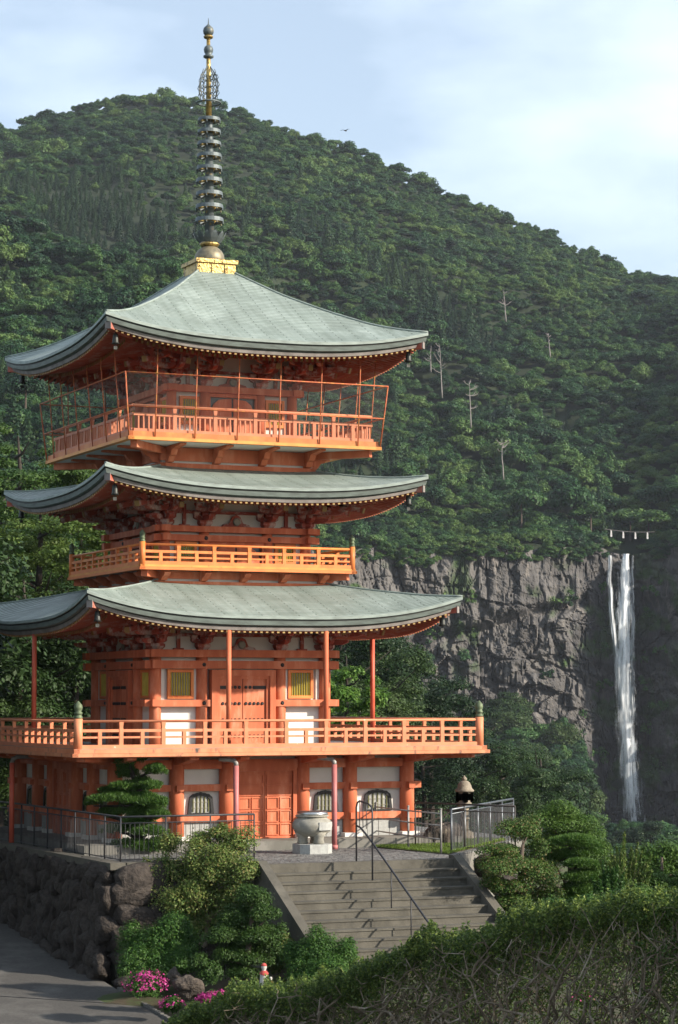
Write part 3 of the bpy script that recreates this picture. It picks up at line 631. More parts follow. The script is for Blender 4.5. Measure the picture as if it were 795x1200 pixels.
# shrubs on the ledges of the cliff
for i, (u, v, s_) in enumerate(((505,742,2.6),(552,702,2.0),(545,768,2.2),(498,765,3.0),(655,700,2.6),(528,700,1.8),(770,690,2.6),(756,770,3.2),(758,800,2.6),(762,720,2.2),(757,860,3.2),(700,760,3),(704,800,3),(690,850,4),(706,690,1.6),(668,705,2),(640,790,1.8),(775,760,2.0),(780,830,3.0),(700,880,3.6),(775,900,4),(455,755,3.2))):
    rgk = np.random.default_rng(900+i); bl = [(*(rgk.normal(size=3)*s_*np.array([.9,.5,.6])), s_*.55, s_*.5, s_*.5) for _ in range(6)]
    Q = blobleaves(bl, 420, .42, rgk, .6, .4); c = cliffpt(u, v, 1.2)
    near = ' beside the waterfall' if u > 690 else ' on the open rock face'
    tag(link('ledge_shrub', quadmesh('ledge_shrub', Q, 'moss' if u > 690 else 'leaf_forest'), loc=tuple(c)), ('mossy green shrub clinging to a wet ledge' if u > 690 else 'small dark shrub rooted on a ledge')+near, 'shrub', 'shrubs'+near)

# haze: the damp air between the tower and the mountain
hz = MB(); hz.box(-2600, 3600, -700, 3600, -80, 560)
hm = bpy.data.materials.new('haze'); hm.use_nodes = True; nt = hm.node_tree.nodes; nt.clear(); ho = nt.new('ShaderNodeOutputMaterial'); pv = nt.new('ShaderNodeVolumePrincipled')
pv.inputs['Color'].default_value = (.78,.86,1,1); pv.inputs['Density'].default_value = .00004; pv.inputs['Anisotropy'].default_value = .0
hm.node_tree.links.new(pv.outputs[0], ho.inputs['Volume']); MATS['haze'] = hm
tag(hz.build('haze', 'haze'), 'thin bluish haze hanging over the valley and mountain', 'haze', kind='stuff')
# ------------------------------------------------------------------ the pagoda
PG = tag(empty('pagoda', (0, 0, 1.755)), 'three storied vermilion pagoda with grey green copper roofs and tall bronze spire', 'pagoda')
Z0 = 1.755
class HB(MB):
    """side-local builder: front side faces -Y, heights are world heights"""
    def build(s, name, m, parent=None, rot=0, loc=(0,0,0)):
        return MB.build(s, name, m, parent, rot, loc)
SIDES = (0, 1, 2, 3)
def on_sides(o, sides=SIDES, dz=True):
    """o was built for the front; place it and put copies on the other sides"""
    o.location = (0, 0, -Z0)
    for k in sides:
        if k == 0: continue
        clone(o, PG, k*math.pi/2, (0, 0, -Z0 + (.004 if k % 2 else 0)))
    return o
def whole(o): o.location = (0, 0, -Z0); return o

# --- roofs
m = mat('copper_roof', (0.275, 0.325, 0.298), (0.215, 0.255, 0.23), .6, 1.2, 0, spec=.3, c3=(0.34, 0.395, 0.365), s3=.8, t3=(.5, .7))
nt, l = m.node_tree.nodes, m.node_tree.links; pb = nt['Principled BSDF']; src = pb.inputs['Base Color'].links[0].from_socket
uvn = nt.new('ShaderNodeTexCoord'); br = nt.new('ShaderNodeTexBrick'); br.inputs['Scale'].default_value = 1.0
br.inputs['Brick Width'].default_value = 1.1; br.inputs['Row Height'].default_value = .105; br.inputs['Mortar Size'].default_value = .02; br.inputs['Mortar Smooth'].default_value = .4
br.inputs['Color1'].default_value = (1,1,1,1); br.inputs['Color2'].default_value = (.86,.88,.87,1); br.inputs['Mortar'].default_value = (.50,.52,.51,1)
l.new(uvn.outputs['UV'], br.inputs[0]); mm = nt.new('ShaderNodeMix'); mm.data_type = 'RGBA'; mm.blend_type = 'MULTIPLY'; mm.inputs[0].default_value = 1
l.new(src, mm.inputs[6]); l.new(br.outputs[0], mm.inputs[7])
# runs of rain stain down the slope
mps = nt.new('ShaderNodeMapping'); mps.inputs['Scale'].default_value = (5.5, .35, 1); ns = nt.new('ShaderNodeTexNoise'); ns.inputs['Scale'].default_value = 1.0; ns.inputs['Detail'].default_value = 6
l.new(uvn.outputs['UV'], mps.inputs[0]); l.new(mps.outputs[0], ns.inputs[0]); rs_ = nt.new('ShaderNodeValToRGB'); rs_.color_ramp.elements[0].position = .36; rs_.color_ramp.elements[0].color = (.70,.72,.68,1); rs_.color_ramp.elements[1].position = .58
l.new(ns.outputs[0], rs_.inputs[0]); m3 = nt.new('ShaderNodeMix'); m3.data_type = 'RGBA'; m3.blend_type = 'MULTIPLY'; m3.inputs[0].default_value = .55; l.new(mm.outputs[2], m3.inputs[6]); l.new(rs_.outputs[0], m3.inputs[7]); l.new(m3.outputs[2], pb.inputs['Base Color'])
bb = nt.new('ShaderNodeBump'); bb.inputs['Strength'].default_value = .7; bb.inputs['Distance'].default_value = .02; l.new(br.outputs['Fac'], bb.inputs['Height']); bb.invert = True; l.new(bb.outputs[0], pb.inputs['Normal'])
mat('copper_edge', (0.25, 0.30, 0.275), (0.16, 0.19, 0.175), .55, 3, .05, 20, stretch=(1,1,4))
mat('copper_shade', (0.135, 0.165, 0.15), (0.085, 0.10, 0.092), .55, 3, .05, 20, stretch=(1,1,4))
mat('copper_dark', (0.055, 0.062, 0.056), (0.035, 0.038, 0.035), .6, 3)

def roof(a, lift, pw, hip, wallr, wallz):
    """a: half width at the eave, hip: (r, z) along the hip from eave to top"""
    hip = np.array(hip)[::-1]
    def hz_(r): return np.interp(r, hip[:,0], hip[:,1])
    zt = hz_(a)
    def off(s, r): return -lift*(1-np.abs(s)**pw)*np.clip(r/a, 0, 1)**3
    rr = np.linspace(a, hip[0,0], 26); ss = np.linspace(-1, 1, 49)
    # smooth the hip table a little
    from_r = np.array([np.mean(hz_(np.clip(r+np.linspace(-.25,.25,9), hip[0,0], a))) if hip[0,0]+.25 < r < a-.25 else hz_(r) for r in rr])
    P = np.zeros((len(rr), len(ss), 3)); UV = np.zeros((len(rr), len(ss), 2)); sl_ = 0
    for i, r in enumerate(rr):
        if i: sl_ += math.hypot(rr[i-1]-r, from_r[i]-from_r[i-1])
        P[i,:,0] = ss*r; P[i,:,1] = -r; P[i,:,2] = from_r[i] + off(ss, r); UV[i,:,0] = ss*r; UV[i,:,1] = sl_
    top = link('roof', gridmesh('roof', P[::-1], 'copper_roof', True, UV[::-1]), PG)
    # layered eave edge
    def strip(name, mt, prof):
        Q = np.zeros((len(prof), len(ss), 3))
        for i, (ins, dz) in enumerate(prof):
            Q[i,:,0] = ss*(a-ins); Q[i,:,1] = -(a-ins); Q[i,:,2] = zt + off(ss, a) + dz
        return link(name, gridmesh(name, Q, mt, False), top)
    strip('eave_lip', 'copper_edge', [(0,0),(-.012,-.01),(-.012,-.085),(.03,-.095)])
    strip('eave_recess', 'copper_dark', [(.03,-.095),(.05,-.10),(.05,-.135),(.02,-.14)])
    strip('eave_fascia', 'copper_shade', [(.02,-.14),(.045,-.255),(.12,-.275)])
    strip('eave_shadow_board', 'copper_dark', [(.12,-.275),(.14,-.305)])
    strip('eave_board', 'grey_board', [(.14,-.305),(.17,-.40),(.24,-.405)])
    # soffit boards from the eave up to the wall
    nI = 10; Q = np.zeros((nI, len(ss), 3)); r0, r1 = a-.24, wallr
    def sof(s, r): 
        t = (r0-r)/(r0-r1); ze = zt + off(s, a) - .37
        return ze*(1-t) + wallz*t + .05
    for i, r in enumerate(np.linspace(r0, r1, nI)): Q[i,:,0] = ss*r; Q[i,:,1] = -r; Q[i,:,2] = sof(ss, r)
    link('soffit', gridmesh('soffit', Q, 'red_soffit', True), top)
    # two tiers of rafters with yellow tips, too fine to pick apart
    ra, ti = HB(), HB(); sp = .165; n = int((a-.3)/sp)
    for tier, (rt_, dz, hh) in enumerate(((a-.215, -.105, .07), (a-.95, -.20, .09))):
        for k in range(-n, n+1):
            x = k*sp
            if abs(x) > rt_-.1: continue
            ri = max(abs(x)+.02, (a-1.2 if tier == 0 else wallr))
            if ri > rt_-.12: continue
            s0, s1 = x/rt_, x/ri; pz = lambda s, r: float(sof(np.array(s), min(r, r0))) + dz
            A_, B_ = np.array([x, -rt_, pz(s0, rt_)]), np.array([x, -ri, pz(s1, ri)])
            ra.beam(A_, B_, .065, hh); ti.beam(A_+np.array([0,-.010,0]), A_+np.array([0,.004,0]), .068, hh+.004)
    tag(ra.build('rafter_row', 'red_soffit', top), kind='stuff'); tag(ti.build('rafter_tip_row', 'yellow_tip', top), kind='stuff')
    # hip rafter end and hip cover at the left-hand corner of this side
    c = HB(); zc0 = zt-.36; c.beam((-(a-.1), -(a-.1), zc0), (-(wallr+.2), -(wallr+.2), wallz-.12), .17, .2); c.build('hip_rafter', 'red_soffit', top)
    c = HB(); c.beam((-(a-.085), -(a-.085), zc0), (-(a-.1), -(a-.1), zc0), .175, .205); c.build('hip_rafter_cap', 'grey_board', top)
    c = HB(); c.tube([(-r, -r, z+.01) for r, z in zip(rr, from_r)], .035, 6); c.build('hip_cover', 'copper_edge', top)
    on_sides(top)
    return sof
sof1 = roof(5.54, .62, 3.0, [(5.54,8.46),(4.785,8.50),(3.84,8.645),(3.32,8.74),(2.69,8.87),(2.2,9.05)], 2.6, 7.92)
sof2 = roof(4.83, .49, 2.6, [(4.83,11.92),(4.27,11.88),(3.62,11.925),(2.955,12.03),(2.32,12.19),(1.9,12.34)], 2.2, 11.50)
sof3 = roof(4.84, .49, 2.6, [(4.84,16.045),(4.28,16.155),(3.63,16.36),(2.64,16.84),(1.635,17.41),(.76,18.03),(.45,18.25)], 1.95, 15.62)

# --- bracket clusters
def arm(q, cx, cy, z, ln, h=.14, wd=.13, along='x'):
    e = ln/2; po = [(-e,z+h),(-e,z+h*.55),(-e+.06,z+h*.25),(-e+.15,z),(e-.15,z),(e-.06,z+h*.25),(e,z+h*.55),(e,z+h)]
    if along == 'x': q.prism([(cx+a, b) for a, b in po], cy-wd/2, cy+wd/2, 'y')
    else: q.prism([(cy+a, b) for a, b in po], cx-wd/2, cx+wd/2, 'x')
def block(q, x, y, z, s_=.19, h=.11):
    t = s_/2; b = t*.72
    q.add([(x-b,y-b,z),(x+b,y-b,z),(x+b,y+b,z),(x-b,y+b,z),(x-t,y-t,z+h*.5),(x+t,y-t,z+h*.5),(x+t,y+t,z+h*.5),(x-t,y+t,z+h*.5),(x-t,y-t,z+h),(x+t,y-t,z+h),(x+t,y+t,z+h),(x-t,y+t,z+h)],
          [(3,2,1,0),(8,9,10,11)]+[(i,(i+1)%4,4+(i+1)%4,4+i) for i in range(4)]+[(4+i,4+(i+1)%4,8+(i+1)%4,8+i) for i in range(4)])
def bracket_meshes(hs):
    q = MB(); block(q, 0, 0, 0, .38, .17)
    z = .17
    for st in range(3):
        y = -.38*st
        arm(q, 0, y, z, .80 if st else .64); arm(q, 0, y-.22+.1, z-.003, .9, along='y')
        for x in ((-.32, 0, .32) if st else (-.24, 0, .24)): block(q, x, y, z+.14)
        if st: block(q, 0, y-.36, z+.14)
        z += .235
    q.beam((0,-.15,.80), (0,-1.38,.50), .13, .15)
    q.v = [(x, y, zz*hs) for x, y, zz in q.v]
    t = MB(); t.beam((0,-1.375,.502), (0,-1.40,.496), .137, .157); t.v = [(x, y, zz*hs) for x, y, zz in t.v]
    return q.mesh('bracket', 'red_bracket'), t.mesh('bracket_tip', 'yellow_tip')
def brackets(g, cols, zb, hs):
    bm_, tm_ = bracket_meshes(hs)
    for k in SIDES:
        rot = k*math.pi/2; c, s_ = math.cos(rot), math.sin(rot)
        for j, x in enumerate(cols[:-1]):
            pos = (x*c+g*s_, x*s_-g*c, zb-Z0); corner_ = (j == 0)
            o = link('bracket', bm_, PG, rot - (math.pi/4 if corner_ else 0), pos); link('bracket_tip', tm_, o)
            if corner_:
                o.scale = (1, 1.3, 1); o2 = link('bracket', bm_, PG, rot, (pos[0], pos[1], pos[2]+.004)); link('bracket_tip', tm_, o2)
                o3 = link('bracket', bm_, PG, rot-math.pi/2, (pos[0], pos[1], pos[2]+.008)); link('bracket_tip', tm_, o3)
def storey(g, cols, cr_, zf, beams, zwall, ornaments, ext=.37, hs=1.0, purl=True):
    w_ = HB(); e = g-.07; w_.box(-e, e, -e, e, zf-.3, zwall); whole(w_.build('wall', 'white_plaster', PG))
    c = HB(); c.tube([(0,0,zf-.03),(0,0,beams[0][1]-.01)], cr_, 16); me = c.mesh('column', 'vermilion')
    for k in SIDES:
        rot = k*math.pi/2; cc, ss = math.cos(rot), math.sin(rot)
        for x in cols[:-1]: link('column', me, PG, 0, (x*cc+g*ss, x*ss-g*cc, -Z0))
    for bi, (z0, z1, out) in enumerate(beams):
        for xa, xb in ([(-(g+ext), g+ext)] if bi < 2 else [(.98, g+ext), (-(g+ext), -.98)]):
            if bi == 2 and xa > 0: b = HB(); b.box(xa, xb, -(g+out), -(g-.06), z0, z1); on_sides(b.build('tie_beam', 'vermilion', PG)); continue
            b = HB(); b.box(xa, xb, -(g+out), -(g-.06), z0, z1)
        o = b.build('tie_beam', 'vermilion', PG)
        if ornaments and bi in ornaments:
            d = HB()
            for x in cols: d.tube([(x, -(g+out)+.005, (z0+z1)/2),(x, -(g+out)-.03, (z0+z1)/2)], [.065,.035], 8)
            tag(d.build('nail_cover_row', 'black_iron', o), kind='stuff')
        on_sides(o)
    zb = beams[0][1]
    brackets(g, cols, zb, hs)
    # struts and white fields between the brackets, frog-leg strut in the middle
    for x in [(cols[0]+cols[1])/2, (cols[-2]+cols[-1])/2]:
        s_ = HB(); s_.cb(x, -(g-.04), zb+.32, .1, .1, .64); s_.cb(x, -(g-.03), zb+.02, .3, .1, .06); on_sides(s_.build('strut', 'red_bracket', PG))
    s_ = HB(); s_.cb(0, -(g-.045), zb+.42*hs, 2*g, .08, .09); on_sides(s_.build('head_rail', 'red_bracket', PG))
    f = HB(); f.prism([(-.45,zb),(-.40,zb+.07),(-.2,zb+.12),(-.12,zb+.3),(0,zb+.36),(.12,zb+.3),(.2,zb+.12),(.40,zb+.07),(.45,zb)], -(g+.05), -(g-.05), 'y'); o = f.build('frog_leg_strut', 'red_bracket', PG)
    d = HB(); d.lathe([(.0,0),(.11,.0),(.12,.02),(.07,.035)], 10); d.v = [(x, -(g+.05)-z, y+zb+.15) for x, y, z in d.v]; d.build('carved_medallion', 'stone_pale', o); on_sides(o)
    if purl:
        for y, z in ((.76, .86), (1.1, .84)):
            b = HB(); b.box(-(g+y+.5), g+y+.5, -(g+y+.06), -(g+y-.06), zb+z*hs, zb+z*hs+.12); on_sides(b.build('purlin', 'red_bracket', PG))
# lattice window: frame, bars, backing with a pale reflection put into its colour
def lattice(g, x0, x1, z0, z1, nb=8, bar='olive_bar'):
    y = -(g-.03); f = HB(); t = .085
    f.ring([(x0,z0),(x1,z0),(x1,z1),(x0,z1)], [(x0+t,z0+t),(x1-t,z0+t),(x1-t,z1-t),(x0+t,z1-t)], y-.07, y+.02)
    o = f.build('window', 'orange_paint', PG)
    b = HB(); b.box(x0+t-.01, x1-t+.01, y+.0, y+.015, z0+t-.01, z1-t+.01); b.build('backing', 'window_reflect', o)
    wv = (x1-x0-2*t)/nb
    for i in range(nb):
        b = HB(); cx_ = x0+t+wv*(i+.5); b.add([(cx_-wv*.34,y-.02,z0+t),(cx_,y-.05,z0+t),(cx_+wv*.34,y-.02,z0+t),(cx_-wv*.34,y-.02,z1-t),(cx_,y-.05,z1-t),(cx_+wv*.34,y-.02,z1-t)], [(0,1,4,3),(1,2,5,4),(2,0,3,5),(2,1,0),(3,4,5)])
        b.build('bar', bar, o)
    on_sides(o)

# storey with the great doors
G1 = 2.582; C1 = [-2.582, -1.19, 1.19, 2.582]
storey(G1, C1, .168, 4.28, [(6.76,6.97,.24),(6.44,6.665,.20),(5.38,5.57,.20)], 8.0, (1, 2))
for x0, x1 in ((-2.22,-1.44),(1.44,2.22)): lattice(G1, x0, x1, 5.60, 6.42)
for x in (-2.36,-1.38,1.38,2.36):
    b = HB(); b.box(x-.05, x+.05, -(G1+.0), -(G1-.06), 5.57, 6.44); on_sides(b.build('plaster_strip', 'white_plaster', PG))
def door1(g, hw, z0, z1, fr):
    f = HB(); y = -(g+.21)
    f.ring([(-hw-fr,z0),(hw+fr,z0),(hw+fr,z1+fr),(-hw-fr,z1+fr)], [(-hw,z0+.04),(hw,z0+.04),(hw,z1),(-hw,z1)], y-.03, -(g-.05))
    o = f.build('door', 'vermilion', PG)
    f = HB(); f.ring([(-hw-.0,z0+.04),(hw,z0+.04),(hw,z1),(-hw,z1)], [(-hw+.09,z0+.08),(hw-.09,z0+.08),(hw-.09,z1-.09),(-hw+.09,z1-.09)], y+.03, y+.12); f.build('door_frame', 'vermilion', o)
    for s_ in (-1, 1):
        x0, x1 = sorted((s_*.012, s_*(hw-.09))); lf = HB(); lf.box(x0, x1, y+.085, y+.14, z0+.08, z1-.09); q = lf.build('door_leaf', 'vermilion', o)
        st = HB(); n = 5
        for r_ in range(int((z1-z0)/.44)+1):
            zz = z1-.32-r_*.46
            if zz < z0+.2: break
            for i in range(n):
                if r_ == 0 and i >= 3: continue
                xx = s_*(.1+(hw-.3)*i/(n-1)); st.tube([(xx, y+.088, zz),(xx, y+.05, zz)], [.052,.036], 8)
        tag(st.build('stud_row', 'black_iron', q), kind='stuff')
        h = HB(); xa, xb = sorted((s_*(hw-.1), s_*(hw-.48))); h.box(xa, xb, y+.065, y+.09, z1-.37, z1-.28); h.build('hinge_strap', 'black_iron', q)
    on_sides(o)
door1(G1, .80, 4.28, 6.24, .17)
# second storey
G2 = 2.165; C2 = [-2.165, -.97, .97, 2.165]
storey(G2, C2, .15, 9.25, [(10.32,10.49,.22),(10.06,10.24,.17)], 11.55, (1,), hs=.98)
for x0, x1 in ((-1.85,-1.2),(1.2,1.85)): lattice(G2, x0, x1, 9.45, 10.05, 7)
def slab_door(g, z0, z1, hw):
    f = HB(); y = -(g+.02)
    f.ring([(-hw-.12,z0),(hw+.12,z0),(hw+.12,z1),(-hw-.12,z1)], [(-hw,z0+.02),(hw,z0+.02),(hw,z1-.1),(-hw,z1-.1)], y-.05, y+.1); o = f.build('door', 'vermilion', PG)
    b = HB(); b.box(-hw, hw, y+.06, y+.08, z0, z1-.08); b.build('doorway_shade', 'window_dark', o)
    for s_ in (-1, 1):
        t = [(.03,z0+.03),(hw-.03,z0+.03),(hw-.03,z1-.52),(hw-.12,z1-.30),(hw-.28,z1-.17),(.03,z1-.13)]
        b = HB(); b.prism([(s_*a, c) for a, c in t], y-.0, y+.05, 'y'); b.build('door_leaf', 'vermilion', o)
    on_sides(o)
slab_door(G2, 9.28, 10.07, .78)
# third storey
G3 = 1.87; C3 = [-1.87, -.86, .86, 1.87]
storey(G3, C3, .145, 12.95, [(14.37,14.55,.20)], 15.7, None, hs=1.02, ext=.3)
for x0, x1 in ((-1.62,-1.03),(1.03,1.62)): lattice(G3, x0, x1, 13.45, 14.25, 6)
slab_door(G3, 12.99, 14.36, .70)

# --- balconies
def turned_cap(x, y, z, s_=1.0):
    q = MB(); q.lathe([(.10,0),(.105,.05),(.085,.06),(.085,.10),(.10,.11),(.10,.15),(.07,.17),(.095,.22),(.105,.27),(.09,.33),(.045,.38),(.015,.42)], 12)
    q.v = [(a*s_, b*s_, c*s_) for a, b, c in q.v]; return q
def railing(r, zf, ztop, zmid, zlow, nb, mt, thin=0, newel=True, nr=.115, cap='cap_bronze', ncap=1.0, second_low=None):
    t = HB(); t.tube([(-r,-r,ztop),(r,-r,ztop)], .036, 8); o = t.build('railing', mt, PG)
    for z, h in ((zmid,.075),(zlow,.05)) + (((second_low,.05),) if second_low else ()):
        b = HB(); b.box(-r, r, -r-.035, -r+.035, z-h/2, z+h/2); b.build('rail', mt, o)
    b = HB(); b.box(-r, r, -r-.06, -r+.06, zf, zf+.1); b.build('sill_rail', mt, o)
    d = 2*r/nb
    tp = HB(); tp.box(-.055,.055,-.05,.05,zf,zmid+.06); tp.add([(-.045,-.04,zmid+.06),(.045,-.04,zmid+.06),(.045,.04,zmid+.06),(-.045,.04,zmid+.06),(-.06,-.05,ztop-.02),(.06,-.05,ztop-.02),(.06,.05,ztop-.02),(-.06,.05,ztop-.02)], [(0,1,5,4),(1,2,6,5),(2,3,7,6),(3,0,4,7),(4,5,6,7)])
    sp_ = HB(); sp_.box(-.05,.05,-.046,.046,zf,zmid-.02); tm, sm = tp.mesh('post', mt), sp_.mesh('short_post', mt)
    for i in range(nb):
        if i: link('post', tm, o, 0, (-r+d*i, -r, 0))
        link('short_post', sm, o, 0, (-r+d*(i+.5), -r, 0))
    if thin:
        q = HB()
        for i in range(nb*2):
            for j in range(1, thin+1):
                x = -r + d/2*(i + j/(thin+1)); q.cb(x, -r, (zf+zmid)/2, .04, .04, zmid-zf-.03)
        tag(q.build('baluster_row', mt, o), kind='stuff')
    if newel:
        n_ = HB(); n_.tube([(-r,-r,zf-.02),(-r,-r,ztop+.07)], nr, 14); q = n_.build('newel_post', mt, o)
        cq = turned_cap(0, 0, 0, ncap*nr/.105); cq.build('newel_cap', cap, q, loc=(-r, -r, ztop+.07))
    on_sides(o)
# ground-level balcony (first storey floor)
s_ = HB(); s_.box(-5.98,5.98,-5.98,5.98,4.10,4.285); whole(s_.build('balcony_floor', 'grey_board', PG))
for z0, z1, r in ((4.07,4.16,6.10),(4.165,4.275,6.04)):
    b = HB(); b.box(-r, r, -r, -r+.16, z0, z1); on_sides(b.build('balcony_edge', 'edge_paint', PG))
railing(5.88, 4.285, 5.0, 4.755, 4.58, 10, 'rail_paint', newel=True, nr=.115)
b = HB(); b.box(-5.9,5.9,-5.9,5.9,4.04,4.095); whole(b.build('balcony_underside', 'vermilion', PG))
# balcony of the second storey
s_ = HB(); s_.box(-3.2,3.2,-3.2,3.2,9.20,9.30); whole(s_.build('balcony_floor', 'grey_board', PG))
b = HB(); b.box(-3.30,3.30,-3.30,-3.14,9.17,9.245); on_sides(b.build('balcony_edge', 'orange_paint', PG))
b = HB(); b.box(-3.27,3.27,-3.27,-3.14,9.25,9.31); on_sides(b.build('balcony_edge', 'yellow_edge', PG))
railing(3.19, 9.31, 9.875, 9.68, 9.52, 6, 'orange_paint', newel=True, nr=.085)
def under(zb, rb, zt, rt_, base_h, n):
    b = HB(); b.box(-rb, rb, -rb, -rb+.2, zb, zb+base_h); on_sides(b.build('base_beam', 'vermilion', PG))
    b = HB(); b.box(-rb+.1, rb-.1, -rb+.1, -rb+.25, zb+base_h, zt); o = b.build('under_wall', 'white_plaster', PG); on_sides(o)
    b = HB(); b.box(-rb+.06, rb-.06, -rb+.04, -rb+.3, zb+base_h+.07, zt-.02); on_sides(b.build('under_beam', 'vermilion', PG))
    h = zt-zb-base_h
    for i in range(n):
        x = -rb+.3+(2*rb-.6)*i/(n-1); b = HB(); y0 = -rb+.15
        b.prism([(y0, zb+base_h), (-rb-.12, zb+base_h+.02), (-rb-.22, zb+base_h+h*.35), (-rb-.34, zb+base_h+h*.42), (-rb-.45, zb+base_h+h*.75), (-rt_+.2, zt-.06), (-rt_+.2, zt-.01), (y0, zt-.01)], x-.09, x+.09, 'x'); on_sides(b.build('cantilever', 'vermilion', PG))
    b = HB(); q = -rb+.1
    b.beam((q, q, zt-.12), (-rt_+.15, -rt_+.15, zt-.10), .2, .2); on_sides(b.build('corner_cantilever', 'vermilion', PG))
under(8.79, 2.72, 9.19, 3.25, .1, 5)
under(12.12, 2.42, 12.72, 3.75, .13, 4)
b = HB(); b.box(-3.7,3.7,-3.7,3.7,12.72,12.76); whole(b.build('balcony_underside', 'white_plaster', PG))
s_ = HB(); s_.box(-3.72,3.72,-3.72,3.72,12.765,12.93); whole(s_.build('balcony_floor', 'orange_paint', PG))
b = HB(); b.box(-3.84,3.84,-3.84,-3.66,12.715,12.80); on_sides(b.build('balcony_edge', 'yellow_edge', PG))
b = HB(); b.box(-3.78,3.78,-3.78,-3.68,12.805,12.95); on_sides(b.build('balcony_edge', 'orange_paint', PG))
railing(3.62, 12.94, 13.69, 13.44, 13.02, 6, 'rail_paint', thin=3, newel=False)
# net cage round the top balcony: leaning frame, tall props up to the eave, fine wire mesh
m = bpy.data.materials.new('wire_net'); m.use_nodes = True; MATS['wire_net'] = m
nt, l = m.node_tree.nodes, m.node_tree.links; p = nt['Principled BSDF']; p.inputs['Base Color'].default_value = (.06,.055,.05,1); p.inputs['Roughness'].default_value = .6; p.inputs['Alpha'].default_value = .12
RC, RCT, ZC0, ZC1 = 3.80, 3.98, 12.74, 14.56
f = HB()
f.tube([(-RC,-RC,ZC0),(-RCT,-RCT,ZC1)], .022, 6)
cage = f.build('net_cage', 'rust_paint', PG)
def cz(z): return RC+(RCT-RC)*(z-ZC0)/(ZC1-ZC0)
for z in (12.77, 13.62, 14.55):
    f = HB(); r = cz(z); f.tube([(-r,-r,z),(r,-r,z)], .02, 6); f.build('cage_rail', 'rust_paint', cage)
for x in (-3.05,-1.88,-.62,.64,1.9,3.1):
    f = HB(); zt_ = float(sof3(np.array(x/4.4), 4.4))-.1; f.tube([(x,-RC-.005,12.72),(x,-4.02,zt_)], .018, 6); f.build('cage_prop', 'rust_paint', cage)
n_ = MB(); r = cz(14.55); n_.add([(-RC,-RC,12.77),(RC,-RC,12.77),(r,-r,14.55),(-r,-r,14.55)], [(0,1,2,3)]); n_.build('wire_net', 'wire_net', cage)
on_sides(cage)

# --- ground floor under the big balcony
G0 = 4.35; C0 = [-4.35,-2.58,-1.13,1.13,2.58,4.35]
w_ = HB(); w_.box(-4.25,4.25,-4.25,4.25,1.7,4.06); whole(w_.build('wall', 'white_plaster', PG))
c = HB(); c.tube([(0,0,1.86),(0,0,4.05)], .205, 18); me = c.mesh('column', 'vermilion')
c = HB(); c.box(-.27,.27,-.27,.27,1.745,1.865); mb_ = c.mesh('column_base', 'white_plaster')
for k in SIDES:
    rot = k*math.pi/2; cc, ss = math.cos(rot), math.sin(rot)
    for x in C0[:-1]:
        o = link('column', me, PG, 0, (x*cc+G0*ss, x*ss-G0*cc, -Z0)); link('column_base', mb_, o)
for z0, z1, out, e in ((3.68,3.93,.10,.0),(3.08,3.26,.07,.42),(2.24,2.43,.07,.42)):
    spans = [(-G0-e, G0+e)] if z0 > 3.5 else [(-G0-e, -1.0), (1.0, G0+e)]
    for x0, x1 in spans:
        b = HB(); b.box(x0, x1, -G0-out, -G0+.12, z0, z1); on_sides(b.build('tie_beam', 'vermilion', PG))
    if z0 < 3.5:
        for x in (-2.58,-1.13,1.13,2.58):
            b = HB(); b.box(x-.1, x+.1, -G0-.30, -G0-.15, z0+.01, z1-.01); on_sides(b.build('beam_end', 'vermilion', PG))
for x in C0:     # beams that carry the balcony out past the columns
    b = HB(); b.prism([(-4.2,3.78),(-4.9,3.84),(-5.75,3.97),(-5.75,4.035),(-4.2,4.035)], x-.13, x+.13, 'x'); on_sides(b.build('cantilever', 'vermilion', PG))
b = HB(); b.beam((-4.3,-4.3,3.95), (-5.75,-5.75,4.0), .26, .12); on_sides(b.build('corner_cantilever', 'vermilion', PG))
def bell(cx_, z0, z1, hw):
    H = z1-z0; pr = [(1.0,0),(.97,.25),(.93,.5),(.90,.66),(.86,.78),(.70,.86),(.62,.92),(.42,.93),(.30,.97),(.12,.965),(0,1.0)]
    R_ = [(cx_+hw*a, z0+H*b) for a, b in pr]; return R_ + [(2*cx_-x, z) for x, z in reversed(R_[:-1])]
def katomado(cx_, hw):
    y = -(G0-.08); ou, inn = bell(cx_, 2.44, 3.05, hw), bell(cx_, 2.48, 2.965, hw-.09)
    f = HB(); f.ring(ou, inn, y-.06, y+.0); o = f.build('bell_window', 'black_iron', PG)
    b = HB(); b.prism(bell(cx_, 2.49, 3.0, hw-.06), y-.012, y-.006, 'y'); b.build('pane', 'paper_glass', o)
    for i in range(5):
        x = cx_-hw+.1+(2*hw-.2)*(i+.5)/5; b = HB(); b.cb(x, y-.03, 2.71+.02*(i == 2), .03, .02, .44+.06*(1-abs(i-2))); b.build('bar', 'olive_dark', o)
    for z in (2.62, 2.78): b = HB(); b.cb(cx_, y-.022, z, 2*hw-.17, .015, .02); b.build('glazing_bar', 'stone_pale', o)
    on_sides(o)
for x in (-3.46,-1.86,1.86,3.46): katomado(x, .45 if abs(x) > 2 else .38)
for x0, x1 in ((-4.15,-2.8),(-2.36,-1.36),(1.36,2.36),(2.8,4.15)):   # board dado under the bell windows
    n = 4
    for i in range(n): b = HB(); xx = x0+(x1-x0)*i/n; b.box(xx+.008, xx+(x1-x0)/n-.008, -G0+.02, -G0+.11, 1.76, 2.235); on_sides(b.build('dado_board', 'stone_block', PG))
